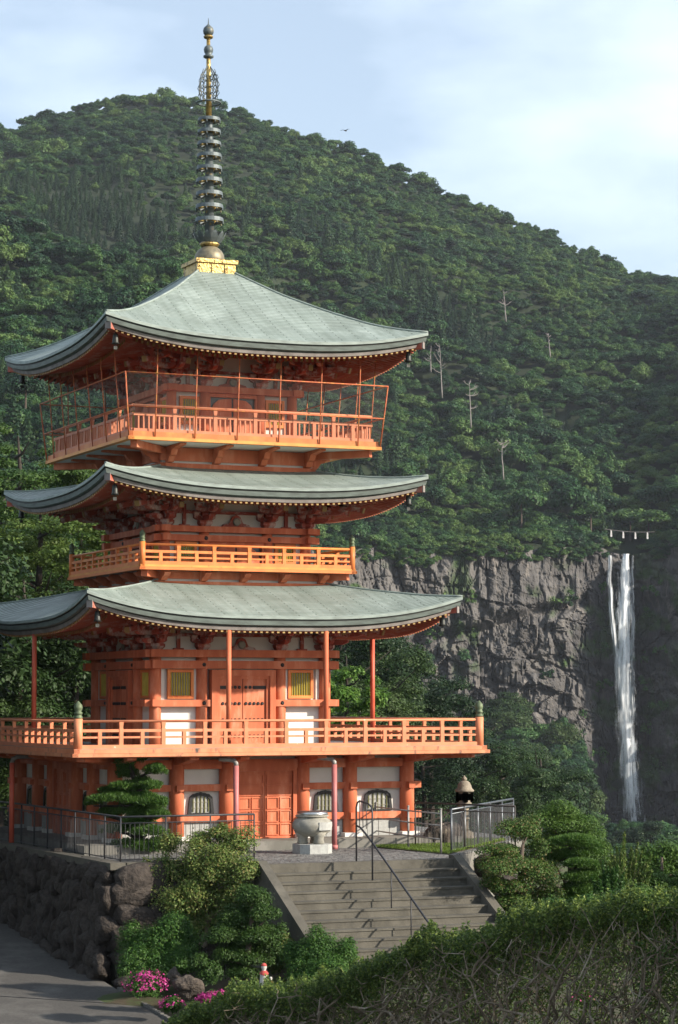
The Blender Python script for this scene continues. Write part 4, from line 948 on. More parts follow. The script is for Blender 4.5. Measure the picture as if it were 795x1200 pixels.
# panelled ground doors
f = HB(); f.ring([(-.93,1.76),(.93,1.76),(.93,3.69),(-.93,3.69)], [(-.82,1.80),(.82,1.80),(.82,3.60),(-.82,3.60)], -G0-.10, -G0+.12); o = f.build('door', 'vermilion', PG)
for s_ in (-1, 1):
    x0, x1 = sorted((s_*.008, s_*.815)); lf = HB(); lf.box(x0, x1, -G0-.02, -G0+.05, 1.80, 3.595); q = lf.build('door_leaf', 'vermilion', o)
    zz = [1.84, 2.20, 2.56, 2.92, 3.25, 3.55]
    for j in range(5):
        halves = [(.05,.78)] if j > 2 else [(.05,.40),(.44,.78)]
        for a, b_2 in halves:
            pn = HB(); xa, xb = sorted((s_*a, s_*b_2)); pn.ring([(xa,zz[j]),(xb,zz[j]),(xb,zz[j+1]-.04),(xa,zz[j+1]-.04)], [(xa+.025,zz[j]+.025),(xb-.025,zz[j]+.025),(xb-.025,zz[j+1]-.065),(xa+.025,zz[j+1]-.065)], -G0-.05, -G0-.015); pn.build('panel_moulding', 'vermilion', q)
on_sides(o)
# eave props and rain pipes
for x in (-1.44, 1.44):
    f = HB(); f.tube([(x,-5.3,4.28),(x,-5.3,7.66)], .07, 12); on_sides(f.build('eave_prop', 'vermilion', PG), (0,))
for x in (5.3, -5.3):
    f = HB(); f.tube([(x,0,4.28),(x,0,7.62)], .07, 12); whole(f.build('eave_prop', 'pipe_red', PG))
for x in (-1.44, 1.44):
    f = HB(); f.tube([(x,-5.85,1.5),(x,-5.85,3.80)], .075, 12); f.tube([(x,-5.85,1.5),(x,-5.85,1.62)], .095, 12); o = f.build('rain_pipe', 'pipe_pink', PG)
    f = HB(); f.tube([(x,-5.85,3.78),(x,-5.85,3.86),(x-.03,-5.80,3.93),(x-.14,-5.7,3.96),(x-.4,-5.6,3.98)], .065, 10); f.build('pipe_elbow', 'galvanised', o); whole(o)
f = HB(); f.tube([(-5.85,.25,1.5),(-5.85,.25,3.8)], .075, 12); o = f.build('rain_pipe', 'pipe_red', PG)
f = HB(); f.tube([(-5.85,.25,3.78),(-5.83,.25,3.9),(-5.7,.2,3.97),(-5.2,.1,3.98)], .065, 10); f.build('pipe_elbow', 'galvanised', o); whole(o)

# --- spire
sx = -.055
sp0 = HB(); sp0.tube([(0,0,18.9),(sx*.4,0,22.9),(sx*.6,0,22.95)], [.15,.11,.10], 12); spire = sp0.build('spire', 'sorin_bronze', PG)
g_ = HB(); g_.tube([(sx*.6,0,22.9),(sx,0,25.35)], [.09,.055], 12); g_.build('gilded_mast', 'gold', spire)
g_ = HB(); g_.box(-.60,.60,-.60,.60,18.02,18.42); g_.box(-.66,.66,-.66,.66,18.42,18.53); g_.box(-.64,.64,-.64,.64,18.02,18.07); base_ = g_.build('gilded_base', 'gold', spire)
for x in (-.4, 0, .4):
    g_ = HB(); g_.box(x-.15, x+.15, -.625, -.595, 18.12, 18.38); o = g_.build('relief_panel', 'gold', base_)
g_ = HB(); g_.lathe([(.43,18.53),(.45,18.62),(.43,18.76),(.36,18.88),(.26,18.97),(.20,19.0)], 20); o = g_.build('inverted_bowl', 'bowl_bronze', spire)
g_ = HB(); g_.lathe([(.20,19.0),(.27,19.04),(.30,19.09),(.26,19.13),(.17,19.16)], 20); g_.build('bowl_neck', 'gold', spire)
pet = MB(); pet.add([(-.1,0,0),(.1,0,0),(-.11,-.1,.12),(.11,-.1,.12),(-.06,-.18,.26),(.06,-.18,.26),(0,-.2,.33)], [(0,1,3,2),(2,3,5,4),(4,5,6)]); pm = pet.mesh('lotus_petal', 'sorin_bronze')
for k in range(12):
    t = k*math.pi/6; link('lotus_petal', pm, spire, t, (.30*math.sin(t), -.30*math.cos(t), 19.12))
RZ = [22.90,22.54,22.175,21.81,21.435,21.06,20.66,20.275,19.87]
for i, z in enumerate(RZ):
    r = .325+.085*i/8; h = .10+.02*i/8; q = HB(); n = 28
    po = []
    vs_, fs_ = [], []
    for k in range(n):
        t = 2*math.pi*k/n
        for rr_, zz_ in ((r,0),(r+.012,-h*.5),(r+.015,-h),(r-.03,-h),(r-.03,0)): vs_.append((rr_*math.cos(t), rr_*math.sin(t), zz_))
    for k in range(n):
        for j in range(5): a, b_2 = k*5+j, k*5+(j+1) % 5; c_, d_ = ((k+1) % n)*5+(j+1) % 5, ((k+1) % n)*5+j; fs_.append((a, d_, c_, b_2))
    q.add(vs_, fs_, False)
    o = q.build('spire_ring', 'sorin_bronze', spire, loc=(sx*.4*(z-18.9)/4, 0, z))
    q = HB(); q.tube([(0,0,-h*.75),(0,0,-h*.35)], .17, 14)
    for k in range(8): t = k*math.pi/4; q.beam((0,0,-h*.55), (math.cos(t)*(r-.02), math.sin(t)*(r-.02), -h*.55), .03, .05)
    q.build('ring_spokes', 'gold', o)
    q = HB()
    for k in range(8): t = k*math.pi/4+.2; q.tube([(math.cos(t)*r, math.sin(t)*r, -h), (math.cos(t)*r, math.sin(t)*r, -h-.07)], [.012,.028], 6)
    tag(q.build('ring_bells', 'sorin_bronze', o), kind='stuff')
# water-flame ornament: four openwork fins on a ring
q = HB(); n = 24
q.tube([(.36*math.cos(2*math.pi*k/n)+sx*.75, .36*math.sin(2*math.pi*k/n), 23.36) for k in range(n+1)], .028, 6, False); fr_ = q.build('flame_ring', 'sorin_bronze', spire)
for k in range(4):
    t = k*math.pi/2+.5; dx, dy = math.cos(t), math.sin(t); q = HB()
    def cv(pts, r=.014): q.tube([(dx*a+sx*.8, dy*a, b) for a, b in pts], r, 5, False)
    cv([(.08,23.42),(.30,23.5),(.37,23.75),(.35,24.0),(.25,24.22),(.12,24.38),(.06,24.46)], .017)
    for z in (23.55, 23.75, 23.95, 24.12):
        rr_ = .11*(1 if z < 24 else .75)
        for cx_ in (.13, .26):
            cv([(cx_+rr_*.62*math.cos(a), z+rr_*math.sin(a)) for a in np.linspace(0, 5.3, 9)])
    for z, w_2 in ((23.6,.42),(23.85,.43),(24.08,.38),(24.25,.28)): cv([(w_2-.08,z-.08),(w_2,z),(w_2-.05,z+.1)], .012)
    q.build('flame_fin', 'sorin_bronze', spire)
q = HB(); q.lathe([(.06,24.70),(.15,24.74),(.16,24.79),(.09,24.83),(.13,24.90),(.145,24.98),(.12,25.06),(.05,25.12)], 16, (sx*.9,0,0)); q.build('dragon_wheel', 'sorin_bronze', spire)
q = HB(); q.lathe([(.05,25.30),(.13,25.33),(.15,25.38),(.10,25.42)], 16, (sx,0,0)); q.build('jewel_cup', 'gold', spire)
q = HB(); q.lathe([(.09,25.40),(.15,25.47),(.165,25.55),(.14,25.64),(.07,25.71),(.02,25.76),(.006,25.95)], 16, (sx,0,0)); q.build('jewel', 'sorin_bronze', spire)
whole(spire)

# wind bells hanging from the eave corners
def wind_bell(x, y, z, lab):
    e = tag(empty('wind_bell', (x, y, z)), lab, 'bell', 'wind bells under the roof corners')
    q = MB(); q.tube([(0,0,0),(0,0,-.13)], .012, 6); q.build('hook', 'bronze', e)
    q = MB(); q.lathe([(.03,-.10),(.065,-.13),(.075,-.2),(.085,-.34),(.11,-.40),(.10,-.40),(.07,-.34)], 14); q.build('bell_body', 'bronze', e)
    q = MB(); q.tube([(0,0,-.36),(0,0,-.47)], .01, 5); q.box(-.05,.05,-.006,.006,-.55,-.46); q.build('clapper', 'bronze', e)
for a, z, nm in ((5.54,8.46,'lowest'),(4.83,11.92,'middle'),(4.84,16.045,'top')):
    r = a-.42
    wind_bell(-r, -r, z-.42, 'bronze wind bell under the %s roof corner where sunlit front meets shaded side' % nm)
    wind_bell(r, -r, z-.42, 'bronze wind bell under the %s roof corner on the waterfall side' % nm)
    if nm != 'lowest': wind_bell(-r, r, z-.42, 'bronze wind bell under the %s roof corner at the rear of the shaded side' % nm)
# ------------------------------------------------------------------ terrace walls, stairs and rails
import bmesh
def rock_mesh(name, mt, seed, cub=.55, rough=.16, sub=2):
    bm = bmesh.new(); bmesh.ops.create_icosphere(bm, subdivisions=sub, radius=.5); rr = np.random.default_rng(seed)
    co = np.array([v.co[:] for v in bm.verts]); n = unit(co); sq = n/np.abs(n).max(1, keepdims=True)*.5
    co = co*(1-cub) + sq*cub; o = rr.random(3)*50
    co = co*(1 + rough*2*fbm(co[:,0]*2.2+o[0], co[:,1]*2.2+o[1], co[:,2]*2.2+o[2], o=2, s=seed)[:, None])
    for v, c in zip(bm.verts, co): v.co = c
    me = bpy.data.meshes.new(name); bm.to_mesh(me); bm.free(); me.polygons.foreach_set('use_smooth', [True]*len(me.polygons)); me.materials.append(MATS[mt]); return me
SM = [rock_mesh('stone', 'wall_stone', 40+i, .72, .26) for i in range(9)]
sw = tag(empty('stone_wall', (-6.2, -9.2, -1.4)), 'rough dark dry stone retaining wall below the terrace fence', 'wall')
swl = np.array(sw.location)
SQ = [rock_mesh('stone', 'wall_stone', 60+i, .9, .16) for i in range(6)]
def put_stone(c, s3, rz, tilt, ms=None):
    o = link('stone', random.choice(ms or SM), sw); o.location = tuple(np.array(c)-swl); o.rotation_euler = (tilt, random.uniform(-.25,.25), rz); o.scale = s3; return o
rs = random.Random(3)
z = -1.9; row = 0
while z < 1.35:
    h = rs.uniform(.34, .50); y = -9.6 + (row % 2)*.3
    while y < 4.2:
        wd = rs.uniform(.36, .66); zz = z+h/2+rs.uniform(-.1, .1)
        if zz > roadz(y)-.25 and zz < 1.32:
            xw = -6.06 - .11*(1.4-zz)
            put_stone((xw+rs.uniform(-.05,.05), y+wd/2, zz), (rs.uniform(.42,.55), wd*1.25, h*rs.uniform(1.25,1.7)), rs.uniform(-.2,.2), rs.uniform(-.55,.55))
        y += wd
    z += h; row += 1
z = -1.6; row = 0
while z < 1.3:                                           # front return and the big quoins at the corner
    h = rs.uniform(.42, .62); x = -6.1 + (row % 2)*.1
    while x < -3.1:
        wd = rs.uniform(.42, .7) if x > -5.8 else .8
        put_stone((x+wd/2, -9.45-.10*(1.4-z-h/2)+rs.uniform(-.04,.04), min(z+h/2, 1.12)), (wd*1.28, rs.uniform(.5,.62), h*1.3), rs.uniform(-.1,.1), rs.uniform(-.1,.1), SQ); x += wd
    z += h; row += 1
cpz = HB(); cpz.box(-.2,.2,-.497,.497,-.085,.085); cpm = cpz.mesh('coping_stone', 'step_concrete')
for i in range(14): link('coping_stone', cpm, sw, 0, tuple(np.array((-5.98, -8.96+i, 1.465))-swl))
for i in range(3): link('coping_stone', cpm, sw, math.pi/2, tuple(np.array((-5.26+i*1.0, -9.28, 1.468))-swl))
for i, (u, v, D, s_) in enumerate(((572,1012,66,.7),(585,1022,65.5,.8),(596,1010,66.5,.7),(590,1040,63,.7),(602,1055,62,.8),(597,1072,61,.6))):
    c = atd(u, v, D); o = link('boulder', rock_mesh('boulder', 'garden_rock', 70+i, .3, .2, 3), None, rs.random()*3, tuple(c)); o.scale = (s_*1.2, s_, s_*.8)
    tag(o, 'mossy brown boulder bedded beside the right hand stair kerb under the shrubs', 'rock', 'boulders along the stair kerb')

st = tag(empty('stairs', (-.1, -11, ZT)), 'broad weathered concrete staircase climbing to the terrace between two sloping kerbs', 'stairs'); stl = np.array(st.location)
RIS, TRD, Y0 = .2, .375, -11.0
for i in range(1, 13):
    q = MB(); zt_ = ZT-RIS*i; y1 = Y0-TRD*(i-1)+.03; y0 = Y0-TRD*i-.02
    q.box(-2.66, 2.46, y0+.025, y1, zt_-RIS-.06, zt_-.045); q.box(-2.66, 2.46, y0, y1-.01, zt_-.045, zt_)
    q.v = [tuple(np.array(p)-stl) for p in q.v]; q.build('step', 'step_concrete', st)
q = MB(); q.box(-2.66, 2.46, -11.03, -10.7, ZT-.26, ZT+.012); q.v = [tuple(np.array(p)-stl) for p in q.v]; q.build('step', 'step_concrete', st)
for x in (-2.78, 2.58):
    q = MB(); n = 12.4; q.prism([(-10.75,ZT+.1),(-11.0,ZT+.1),(Y0-TRD*n,ZT+.1-RIS*n),(Y0-TRD*n,-1.6),(-10.75,.4)], x-.12, x+.12, 'x'); q.v = [tuple(np.array(p)-stl) for p in q.v]; q.build('side_kerb', 'step_concrete', st)

def bar_fence(name, pts, h, mt, label, post=1.25, bar=.12, zb=ZT, rails=(1.0, .86), foot=.06, pr=.022, br=.008, tr=.026):
    e = tag(empty(name, (pts[0][0], pts[0][1], zb)), label, 'fence'); O = np.array(e.location)
    posts = [];
    for a, b in zip(pts[:-1], pts[1:]):
        a, b = np.array([*a, 0.]), np.array([*b, 0.]); L = np.linalg.norm(b-a); n = max(1, round(L/post))
        for i in range(n+1):
            p = a+(b-a)*i/n
            if not any(np.linalg.norm(p-q) < .05 for q in posts): posts.append(p)
        for k in rails:
            q = MB(); q.tube([a+[0,0,h*k]-[O[0],O[1],0], b+[0,0,h*k]-[O[0],O[1],0]], tr if k == 1.0 else tr*.6, 8); q.build('rail', mt, e)
        q = MB(); q.tube([a+[0,0,foot]-[O[0],O[1],0], b+[0,0,foot]-[O[0],O[1],0]], .014, 6); q.build('rail', mt, e)
        q = MB(); nb = int(L/bar)
        for i in range(1, nb): p = a+(b-a)*i/nb-np.array([O[0],O[1],0]); q.tube([p+[0,0,foot], p+[0,0,h*rails[-1]]], br, 5, False)
        tag(q.build('bar_row', mt, e), kind='stuff')
    q = MB(); q.tube([(0,0,-.03),(0,0,h)], pr, 8); pm = q.mesh('post', mt)
    for p in posts: link('post', pm, e, 0, tuple(p-np.array([O[0],O[1],0])))
    return e
fx = ony(298, 975, -8.75)[0]
bar_fence('terrace_fence', [(-5.68,6),(-5.68,-8.75),(fx,-8.75)], 1.12, 'dark_metal', 'black metal bar fence along the edge of the stone wall beside the pine', zb=ZT+.02)
bar_fence('terrace_fence', [(3.62,-8.6),(8.5,-2.95)], 1.14, 'grey_metal', 'blue grey metal bar fence beside the stairs in front of the stone lantern', post=1.6, rails=(1.0, .9), pr=.03, tr=.03)
a, b = atd(487, 960, 67.2), atd(604, 960, 64.6)
bar_fence('terrace_fence', [(a[0],a[1]),(b[0],b[1])], 1.22, 'brown_metal', 'dark brown metal bar fence behind the stone lantern', post=1.5, rails=(1.0, .86))

# pipe rail round the lawn
pr_ = tag(empty('pipe_railing', (3.4,-4.35,ZT)), 'weathered grey pipe railing of three posts around the lawn', 'railing'); O = np.array(pr_.location)
PP = [np.array([3.42,-4.3,ZT]), np.array([3.18,-6.88,ZT]), np.array([3.14,-8.95,ZT])]
for p in PP: q = MB(); q.tube([p-O-[0,0,.02], p-O+[0,0,1.16]], .03, 8); q.lathe([(.036,0),(.036,.02),(.01,.035)], 8, tuple(p-O+[0,0,1.16])); q.build('post', 'galvanised', pr_)
for h in (.38, .74, 1.05):
    for a, b in zip(PP[:-1], PP[1:]): q = MB(); q.tube([a-O+[0,0,h], b-O+[0,0,h]], .02, 7); q.build('rail', 'galvanised', pr_)

# stair handrail with its hoop at the head of the stairs
hx = -.15; hr = tag(empty('handrail', (hx,-10.8,ZT)), 'black steel stair handrail with a hooped top running down the middle steps', 'handrail'); O = np.array(hr.location)
q = MB(); q.tube([np.array(p)-O for p in ((hx,-10.8,ZT),(hx,-10.8,ZT+1.35),(hx,-10.86,ZT+1.47),(hx,-11.0,ZT+1.52),(hx,-11.55,ZT+1.46),(hx,-11.7,ZT+1.40),(hx,-11.76,ZT+1.25),(hx,-11.76,ZT-.4))], .024, 8); q.build('hoop', 'dark_metal', hr)
for y in (-11.0,-11.2,-11.4): q = MB(); q.tube([(0,y+10.8,.88-(-11-y)*.1),(0,y+10.8,1.49)], .011, 6); q.build('bar', 'dark_metal', hr)
sl2 = .545
q = MB(); q.tube([np.array(p)-O for p in ((hx,-10.8,ZT+.90),(hx,-11.05,ZT+.86),(hx,-11.4,ZT+.70),(hx,-11.8,ZT+.50),(hx,-15.3,ZT+.50-3.5*sl2),(hx,-15.6,ZT+.45-3.7*sl2))], .026, 8); q.build('rail', 'dark_metal', hr)
for y in (-12.85,-13.95,-15.05): zr = ZT+.5-(-11.8-y)*sl2; q = MB(); q.tube([(0,y+10.8,zr-ZT),(0,y+10.8,zr-ZT-1.02)], .016, 7); q.build('post', 'dark_metal', hr)

# incense burner
ib = tag(empty('incense_burner', (.22,-7.15,ZT)), 'round grey stone incense cauldron with a steel lid on a stone block', 'incense burner')
q = MB(); c = .20; P_ = [(-.46+c,-.46),(.46-c,-.46),(.46,-.46+c),(.46,.46-c),(.46-c,.46),(-.46+c,.46),(-.46,.46-c),(-.46,-.46+c)]; q.prism(P_, 0, .25, 'z'); q.build('pedestal', 'stone_block', ib)
for k in range(3):
    t = k*2.094-1.25; q = MB(); q.lathe([(.12,.25),(.15,.28),(.13,.36),(.15,.45),(.22,.56)], 12); o = q.build('foot', 'stone_pale', ib, 0, (.26*math.cos(t), .26*math.sin(t), 0))
q = MB(); q.lathe([(.2,.44),(.36,.48),(.48,.58),(.535,.72),(.53,.80),(.47,.88),(.40,.93),(.40,.96),(.45,.97),(.45,1.0),(.38,1.0)], 28); bo = q.build('bowl', 'stone_pale', ib)
q = MB()
for k in range(7):
    pass
pl = MB(); n = 8
vs_ = []
for i in range(n+1):
    t = R(-95+ (i-n/2)*6.5 + 28); 
    for zz, rr_ in ((.62,.515),(.62,.545),(.83,.555),(.83,.515)): vs_.append((rr_*math.cos(t), rr_*math.sin(t), zz))
fs_ = []
for i in range(n):
    for j in range(4): fs_.append((i*4+j, (i+1)*4+j, (i+1)*4+(j+1) % 4, i*4+(j+1) % 4))
fs_ += [(3,2,1,0), tuple(n*4+j for j in range(4))]
pl.add(vs_, fs_); pl.build('inscription_panel', 'stone_block', bo)
q = MB(); q.lathe([(.40,.99),(.42,1.0),(.42,1.06),(.40,1.09),(.36,1.11),(.1,1.12)], 28); q.build('lid', 'steel', ib)

# stone lantern
ln = tag(empty('stone_lantern', tuple(onz(545, 985, ZT))), 'weathered brown stone lantern with bell shaped cap standing at the terrace edge', 'stone lantern')
for nm, pf, n in (('base', [(.34,-.02),(.34,.10),(.28,.14),(.27,.22),(.18,.28)], 8), ('post', [(.13,.28),(.115,.4),(.115,.58),(.14,.60),(.14,.64),(.115,.66),(.115,.86),(.13,.92)], 14),
                  ('platform', [(.13,.92),(.20,.97),(.22,1.02),(.22,1.08),(.17,1.10)], 8), ('cap', [(.27,1.40),(.28,1.44),(.22,1.50),(.195,1.58),(.16,1.66),(.10,1.71),(.06,1.72)], 12), ('finial', [(.05,1.71),(.075,1.75),(.07,1.79),(.04,1.82),(.01,1.87)], 10)):
    q = MB(); q.lathe(pf, n); q.build(nm, 'stone_lantern', ln, rot=.3)
q = MB()
for k in range(4):
    t = k*math.pi/2+R(24); c, s_ = math.cos(t), math.sin(t)
    for sx_ in (-1, 1): px_, py_ = sx_*.125, -.125; q.cb(px_*c-py_*s_, px_*s_+py_*c, 1.25, .125, .125, .30)
    for zz in (1.12, 1.38): a = (-.12*c+.13*s_, -.12*s_-.13*c, zz); b = (.12*c+.13*s_, .12*s_-.13*c, zz); q.beam(a, b, .07, .06)
q.build('fire_box', 'stone_lantern', ln)
bo_ = link('boulder', rock_mesh('boulder', 'garden_rock', 91, .2, .22, 3), None, .4, tuple(onz(522, 990, ZT)+np.array([0,0,.2]))); bo_.scale = (1.05,.75,.8); tag(bo_, 'dark rounded boulder lying on the lawn beside the stone lantern', 'rock')

# ------------------------------------------------------------------ planting
def pxblob(lst, D, dj=0.0, seed=0, depth=.8):
    rr = np.random.default_rng(seed); out = []
    for it in lst:
        u, v, hw, hh = it[:4]; d = D + (it[4] if len(it) > 4 else rr.uniform(-dj, dj)); p = atd(u, v, d); k = d/FPX; out.append((*p, hw*k, hw*k*depth, hh*k))
    return out
def plant(name, base, label, cat, pads, leaf, n, size, mtrunk='bark', trunk=None, style='leaf', seed=1, pad_name='foliage_pad', group=None, aspect=.5, shell=.5, split=True, fat=1.0):
    """pads: world ellipsoids; each pad is a part with its own leaves"""
    base = np.array(base, float); e = tag(empty(name, tuple(base)), label, cat, group); rr = np.random.default_rng(seed)
    tot = sum(p[3]*p[4]+p[3]*p[5] for p in pads)
    groups = [[p] for p in pads] if split else [pads]
    for gp_ in groups:
        k = max(60, int(n*sum(p[3]*p[4]+p[3]*p[5] for p in gp_)/tot)); bl = []
        for p in gp_:
            p = (p[0], p[1], p[2], p[3]*1.16*fat, p[4]*1.16*fat, p[5]*1.3*fat)
            for _ in range(8 if style == 'leaf' else 6):
                o = unit(rr.normal(size=3))*rr.random()**.4; s_ = rr.uniform(.32, .55); bl.append((p[0]+o[0]*p[3]*.68-base[0], p[1]+o[1]*p[4]*.68-base[1], p[2]+o[2]*p[5]*.6-base[2], p[3]*s_, p[4]*s_, p[5]*min(.75, s_*1.25)))
            bl.append((p[0]-base[0], p[1]-base[1], p[2]-base[2], p[3]*.72, p[4]*.72, p[5]*.72))
        Q = needles(bl, k, size, rr, aspect) if style == 'needle' else blobleaves(bl, k, size, rr, aspect, shell, .5, .8)
        link(pad_name, quadmesh(pad_name, Q, leaf, rr.random(len(Q))**1.3), e)
    if trunk:
        q = MB(); rt_ = random.Random(seed)
        q.tube([np.array(p)-base for p in trunk[0]], trunk[1], 9); q.build('trunk', mtrunk, e)
        tp = [np.array(p) for p in trunk[0]]
        for p in pads:
            c = np.array(p[:3])-[0,0,p[5]*.5]; k = min(range(len(tp)), key=lambda i: np.linalg.norm(tp[i]-c)+max(0, (tp[i]-c)[2])*2); a = tp[k]; md_ = (a+c)/2+np.array([rt_.uniform(-.1,.1),rt_.uniform(-.1,.1),rt_.uniform(-.05,.1)])
            r0 = trunk[1][k]*.55; q = MB(); q.tube([a-base, md_-base, c-base], [r0, r0*.7, r0*.35], 6, False); q.build('branch', mtrunk, e)
    return e
# cloud-trained pine on the terrace
D0 = 64.6
PN = [(153,888,25,9),(181,902,18,7,-.3),(150,906,18,7,.2),(152,922,30,8),(178,921,15,7,-.4),(140,936,34,9,-.2),(176,941,24,9,-.4),(110,941,14,7,.3),(160,951,36,8,.1),(188,955,15,7,-.5),(125,953,16,7,.3),(172,975,26,8,-.4),(140,972,24,8,.2),(166,992,30,8,-.2),(160,934,26,10,.1),(166,915,14,7),(128,928,16,7,.2),(165,962,24,9,-.1),(148,898,12,6),(185,990,18,8,-.3)]
tr_ = [atd(u, v, D0) for u, v in ((166,1003),(163,985),(160,965),(157,945),(155,930),(158,915),(153,900),(153,890))]
plant('trained_pine', tuple(atd(166, 1004, D0)), 'cloud trained garden pine with flat needle pads behind the black fence', 'pine', pxblob(PN, D0, seed=2), 'leaf_pine', 70000, .05, 'bark_dark', (tr_, [.13,.12,.11,.10,.09,.075,.05,.03]), 'needle', 21, aspect=.16)
# shrubs on the bank between wall and stairs
plant('loose_shrub', tuple(atd(240, 1105, 60)), 'tall airy shrub with pale green and orange tinted leaves beside the fence end', 'shrub', pxblob([(272,992,30,22),(245,1010,34,24),(218,1025,30,22),(285,1020,26,20),(250,1045,34,24),(215,1060,34,22),(190,1058,26,24),(280,1050,22,18),(200,988,18,16,1.0),(235,985,20,14,.6),(185,1020,20,18,.3),(262,1025,30,20,-.3),(228,1045,28,20,-.3),(258,975,16,10,.5),(240,1075,34,24,.2),(215,1085,30,22,.2),(262,1070,28,22,.3)], 60, .5, 4), 'leaf_light', 64000, .030, 'twig', ([atd(u, v, 60) for u, v in ((240,1110),(244,1080),(240,1050),(246,1020),(255,1000))], [.07,.06,.05,.035,.02]), 'leaf', 22, 'foliage', aspect=.55, shell=.25)
plant('dense_shrub', tuple(atd(190, 1160, 57.5)), 'dense low green shrub growing against the corner of the stone wall', 'shrub', pxblob([(165,1105,26,22),(198,1100,34,24),(185,1130,42,24),(215,1125,26,22),(160,1130,18,18)], 57.5, .4, 5), 'leaf_shrub', 52000, .027, 'bark_dark', ([atd(190,1162,57.5), atd(190,1130,57.5)], [.06,.04]), 'leaf', 23, 'foliage')
plant('layered_shrub', tuple(atd(290, 1160, 57)), 'dark green cloud pruned shrub in stacked tiers beside the stairs', 'shrub', pxblob([(296,1050,30,14),(275,1072,28,13,.2),(312,1072,26,13),(262,1095,28,13),(300,1098,32,14),(325,1095,18,12),(270,1120,32,14),(308,1125,26,13),(285,1140,26,10),(285,1085,34,14,.3),(290,1110,34,14,.3),(318,1110,18,14)], 57, .25, 6), 'leaf_dark', 60000, .024, 'bark', ([atd(u, v, 57) for u, v in ((285,1162),(290,1130),(292,1100),(296,1070),(296,1052))], [.09,.08,.065,.05,.03]), 'leaf', 24, fat=.88)
plant('round_shrub', tuple(atd(378, 1160, 55.5)), 'rounded bright green shrub at the foot of the stairs', 'shrub', pxblob([(375,1118,34,28),(352,1125,20,22),(402,1122,22,22),(378,1140,44,22)], 55.5, .2, 7), 'leaf_shrub', 42000, .026, 'bark_dark', ([atd(378,1165,55.5), atd(378,1130,55.5)], [.05,.03]), 'leaf', 25, 'foliage')
plant('small_shrub', tuple(atd(320, 1118, 57.5)), 'pale leaved small shrub tucked between layered shrub and stairs', 'shrub', pxblob([(333,1108,14,16),(322,1130,12,14)], 57.5, .2, 8), 'leaf_light', 3500, .034, 'twig', None, 'leaf', 26, 'foliage')
def azalea(u, v, D, hw, hh, nl, nf, lab, seed):
    base = atd(u, v+hh, D); e = plant('azalea_bush', tuple(base), lab, 'azalea', pxblob([(u, v, hw, hh), (u-hw*.4, v+2, hw*.5, hh*.8), (u+hw*.4, v+2, hw*.5, hh*.8)], D, .05, seed), 'leaf_shrub', nl, .026, 'bark_dark', None, 'leaf', seed, 'foliage')
    rr = np.random.default_rng(seed); c = atd(u, v, D)-base; k = D/FPX; B = [(c[0], c[1], c[2], hw*k*1.04, hw*k*.85, hh*k*1.06)]
    q = blobleaves(B, nf*4, .024, rr, .8, .93, .4, .9, -.2); cl = fbm(q[:,0,0]*9, q[:,0,1]*9, q[:,0,2]*9, o=3, s=seed)+.35*rr.normal(size=len(q)); q = q[np.argsort(-cl)[:nf]]
    link('blossom', quadmesh('blossom', q, 'flower', rr.random(len(q))), e)
azalea(172, 1157, 54.8, 23, 17, 9000, 900, 'round azalea bush dotted with magenta flowers at the foot of the stone wall', 31)
azalea(258, 1172, 54.0, 24, 9, 3000, 3600, 'low azalea mound thick with magenta flowers beside the garden rock', 32)
azalea(202, 1178, 54.3, 14, 10, 2500, 160, 'small azalea bush with a few pink flowers by the road kerb', 33)
for i, (u, v, D, s3, lab) in enumerate(((222,1158,55,(.75,.5,.62),'brown angular garden rock behind the flowering azalea mound'),(205,1145,56,(.5,.4,.4),'small tan rock leaning against the larger garden rock'),(236,1190,53.8,(.5,.4,.3),'low dark rock at the edge of the planted bank'))):
    o = link('garden_rock', rock_mesh('garden_rock', 'garden_rock', 120+i, .25, .25, 3), None, i*1.1, tuple(atd(u, v, D))); o.scale = tuple(.85*x for x in s3); tag(o, lab, 'rock')
plant('low_shrub', tuple(atd(245, 1150, 55.6)), 'low dark fern like shrub between the garden rock and the layered shrub', 'shrub', pxblob([(248,1142,16,12),(232,1128,12,10)], 55.8, .1, 9), 'leaf_dark', 3500, .03, 'bark', None, 'leaf', 27, 'foliage')
def jizo(u, v, D, h, lab, headmat, bl_=.56):
    p = atd(u, v, D); e = tag(empty('stone_statue', tuple(p), -.3), lab, 'statue'); q = MB()
    q.lathe([(.19*h,0),(.20*h,.06*h),(.17*h,.3*h),(.155*h,.5*h),(.17*h,.62*h),(.12*h,.70*h),(.07*h,.73*h),(.085*h,.78*h),(.115*h,.85*h),(.11*h,.93*h),(.06*h,.99*h),(.01*h,1.0*h)], 14)
    q.build('body', 'statue_stone', e)
    q = MB(); n = 9; vs_ = []
    for i in range(n):
        t = R(-90-75+150*i/(n-1)); vs_ += [(.10*h*math.cos(t), .10*h*math.sin(t), .74*h), (.182*h*math.cos(t), .182*h*math.sin(t), .64*h), (.185*h*math.cos(t), .185*h*math.sin(t), (bl_+.05*abs(i-4)/4)*h)]
    q.add(vs_, [(i*3+j, (i+1)*3+j, (i+1)*3+j+1, i*3+j+1) for i in range(n-1) for j in range(2)], True); q.build('bib', 'red_cloth', e)
    q = MB(); q.lathe([(.118*h,.91*h),(.105*h,.96*h),(.06*h,1.01*h),(.01*h,1.025*h)], 12); q.build('cap', headmat, e)
jizo(309.5, 1160, 55.3, .58, 'small grey stone guardian statue with red cloth bib and cap', 'red_cloth')
jizo(317.5, 1160, 55.0, .28, 'tiny stone guardian statue in a red bib beside the larger statue', 'statue_stone', .40)

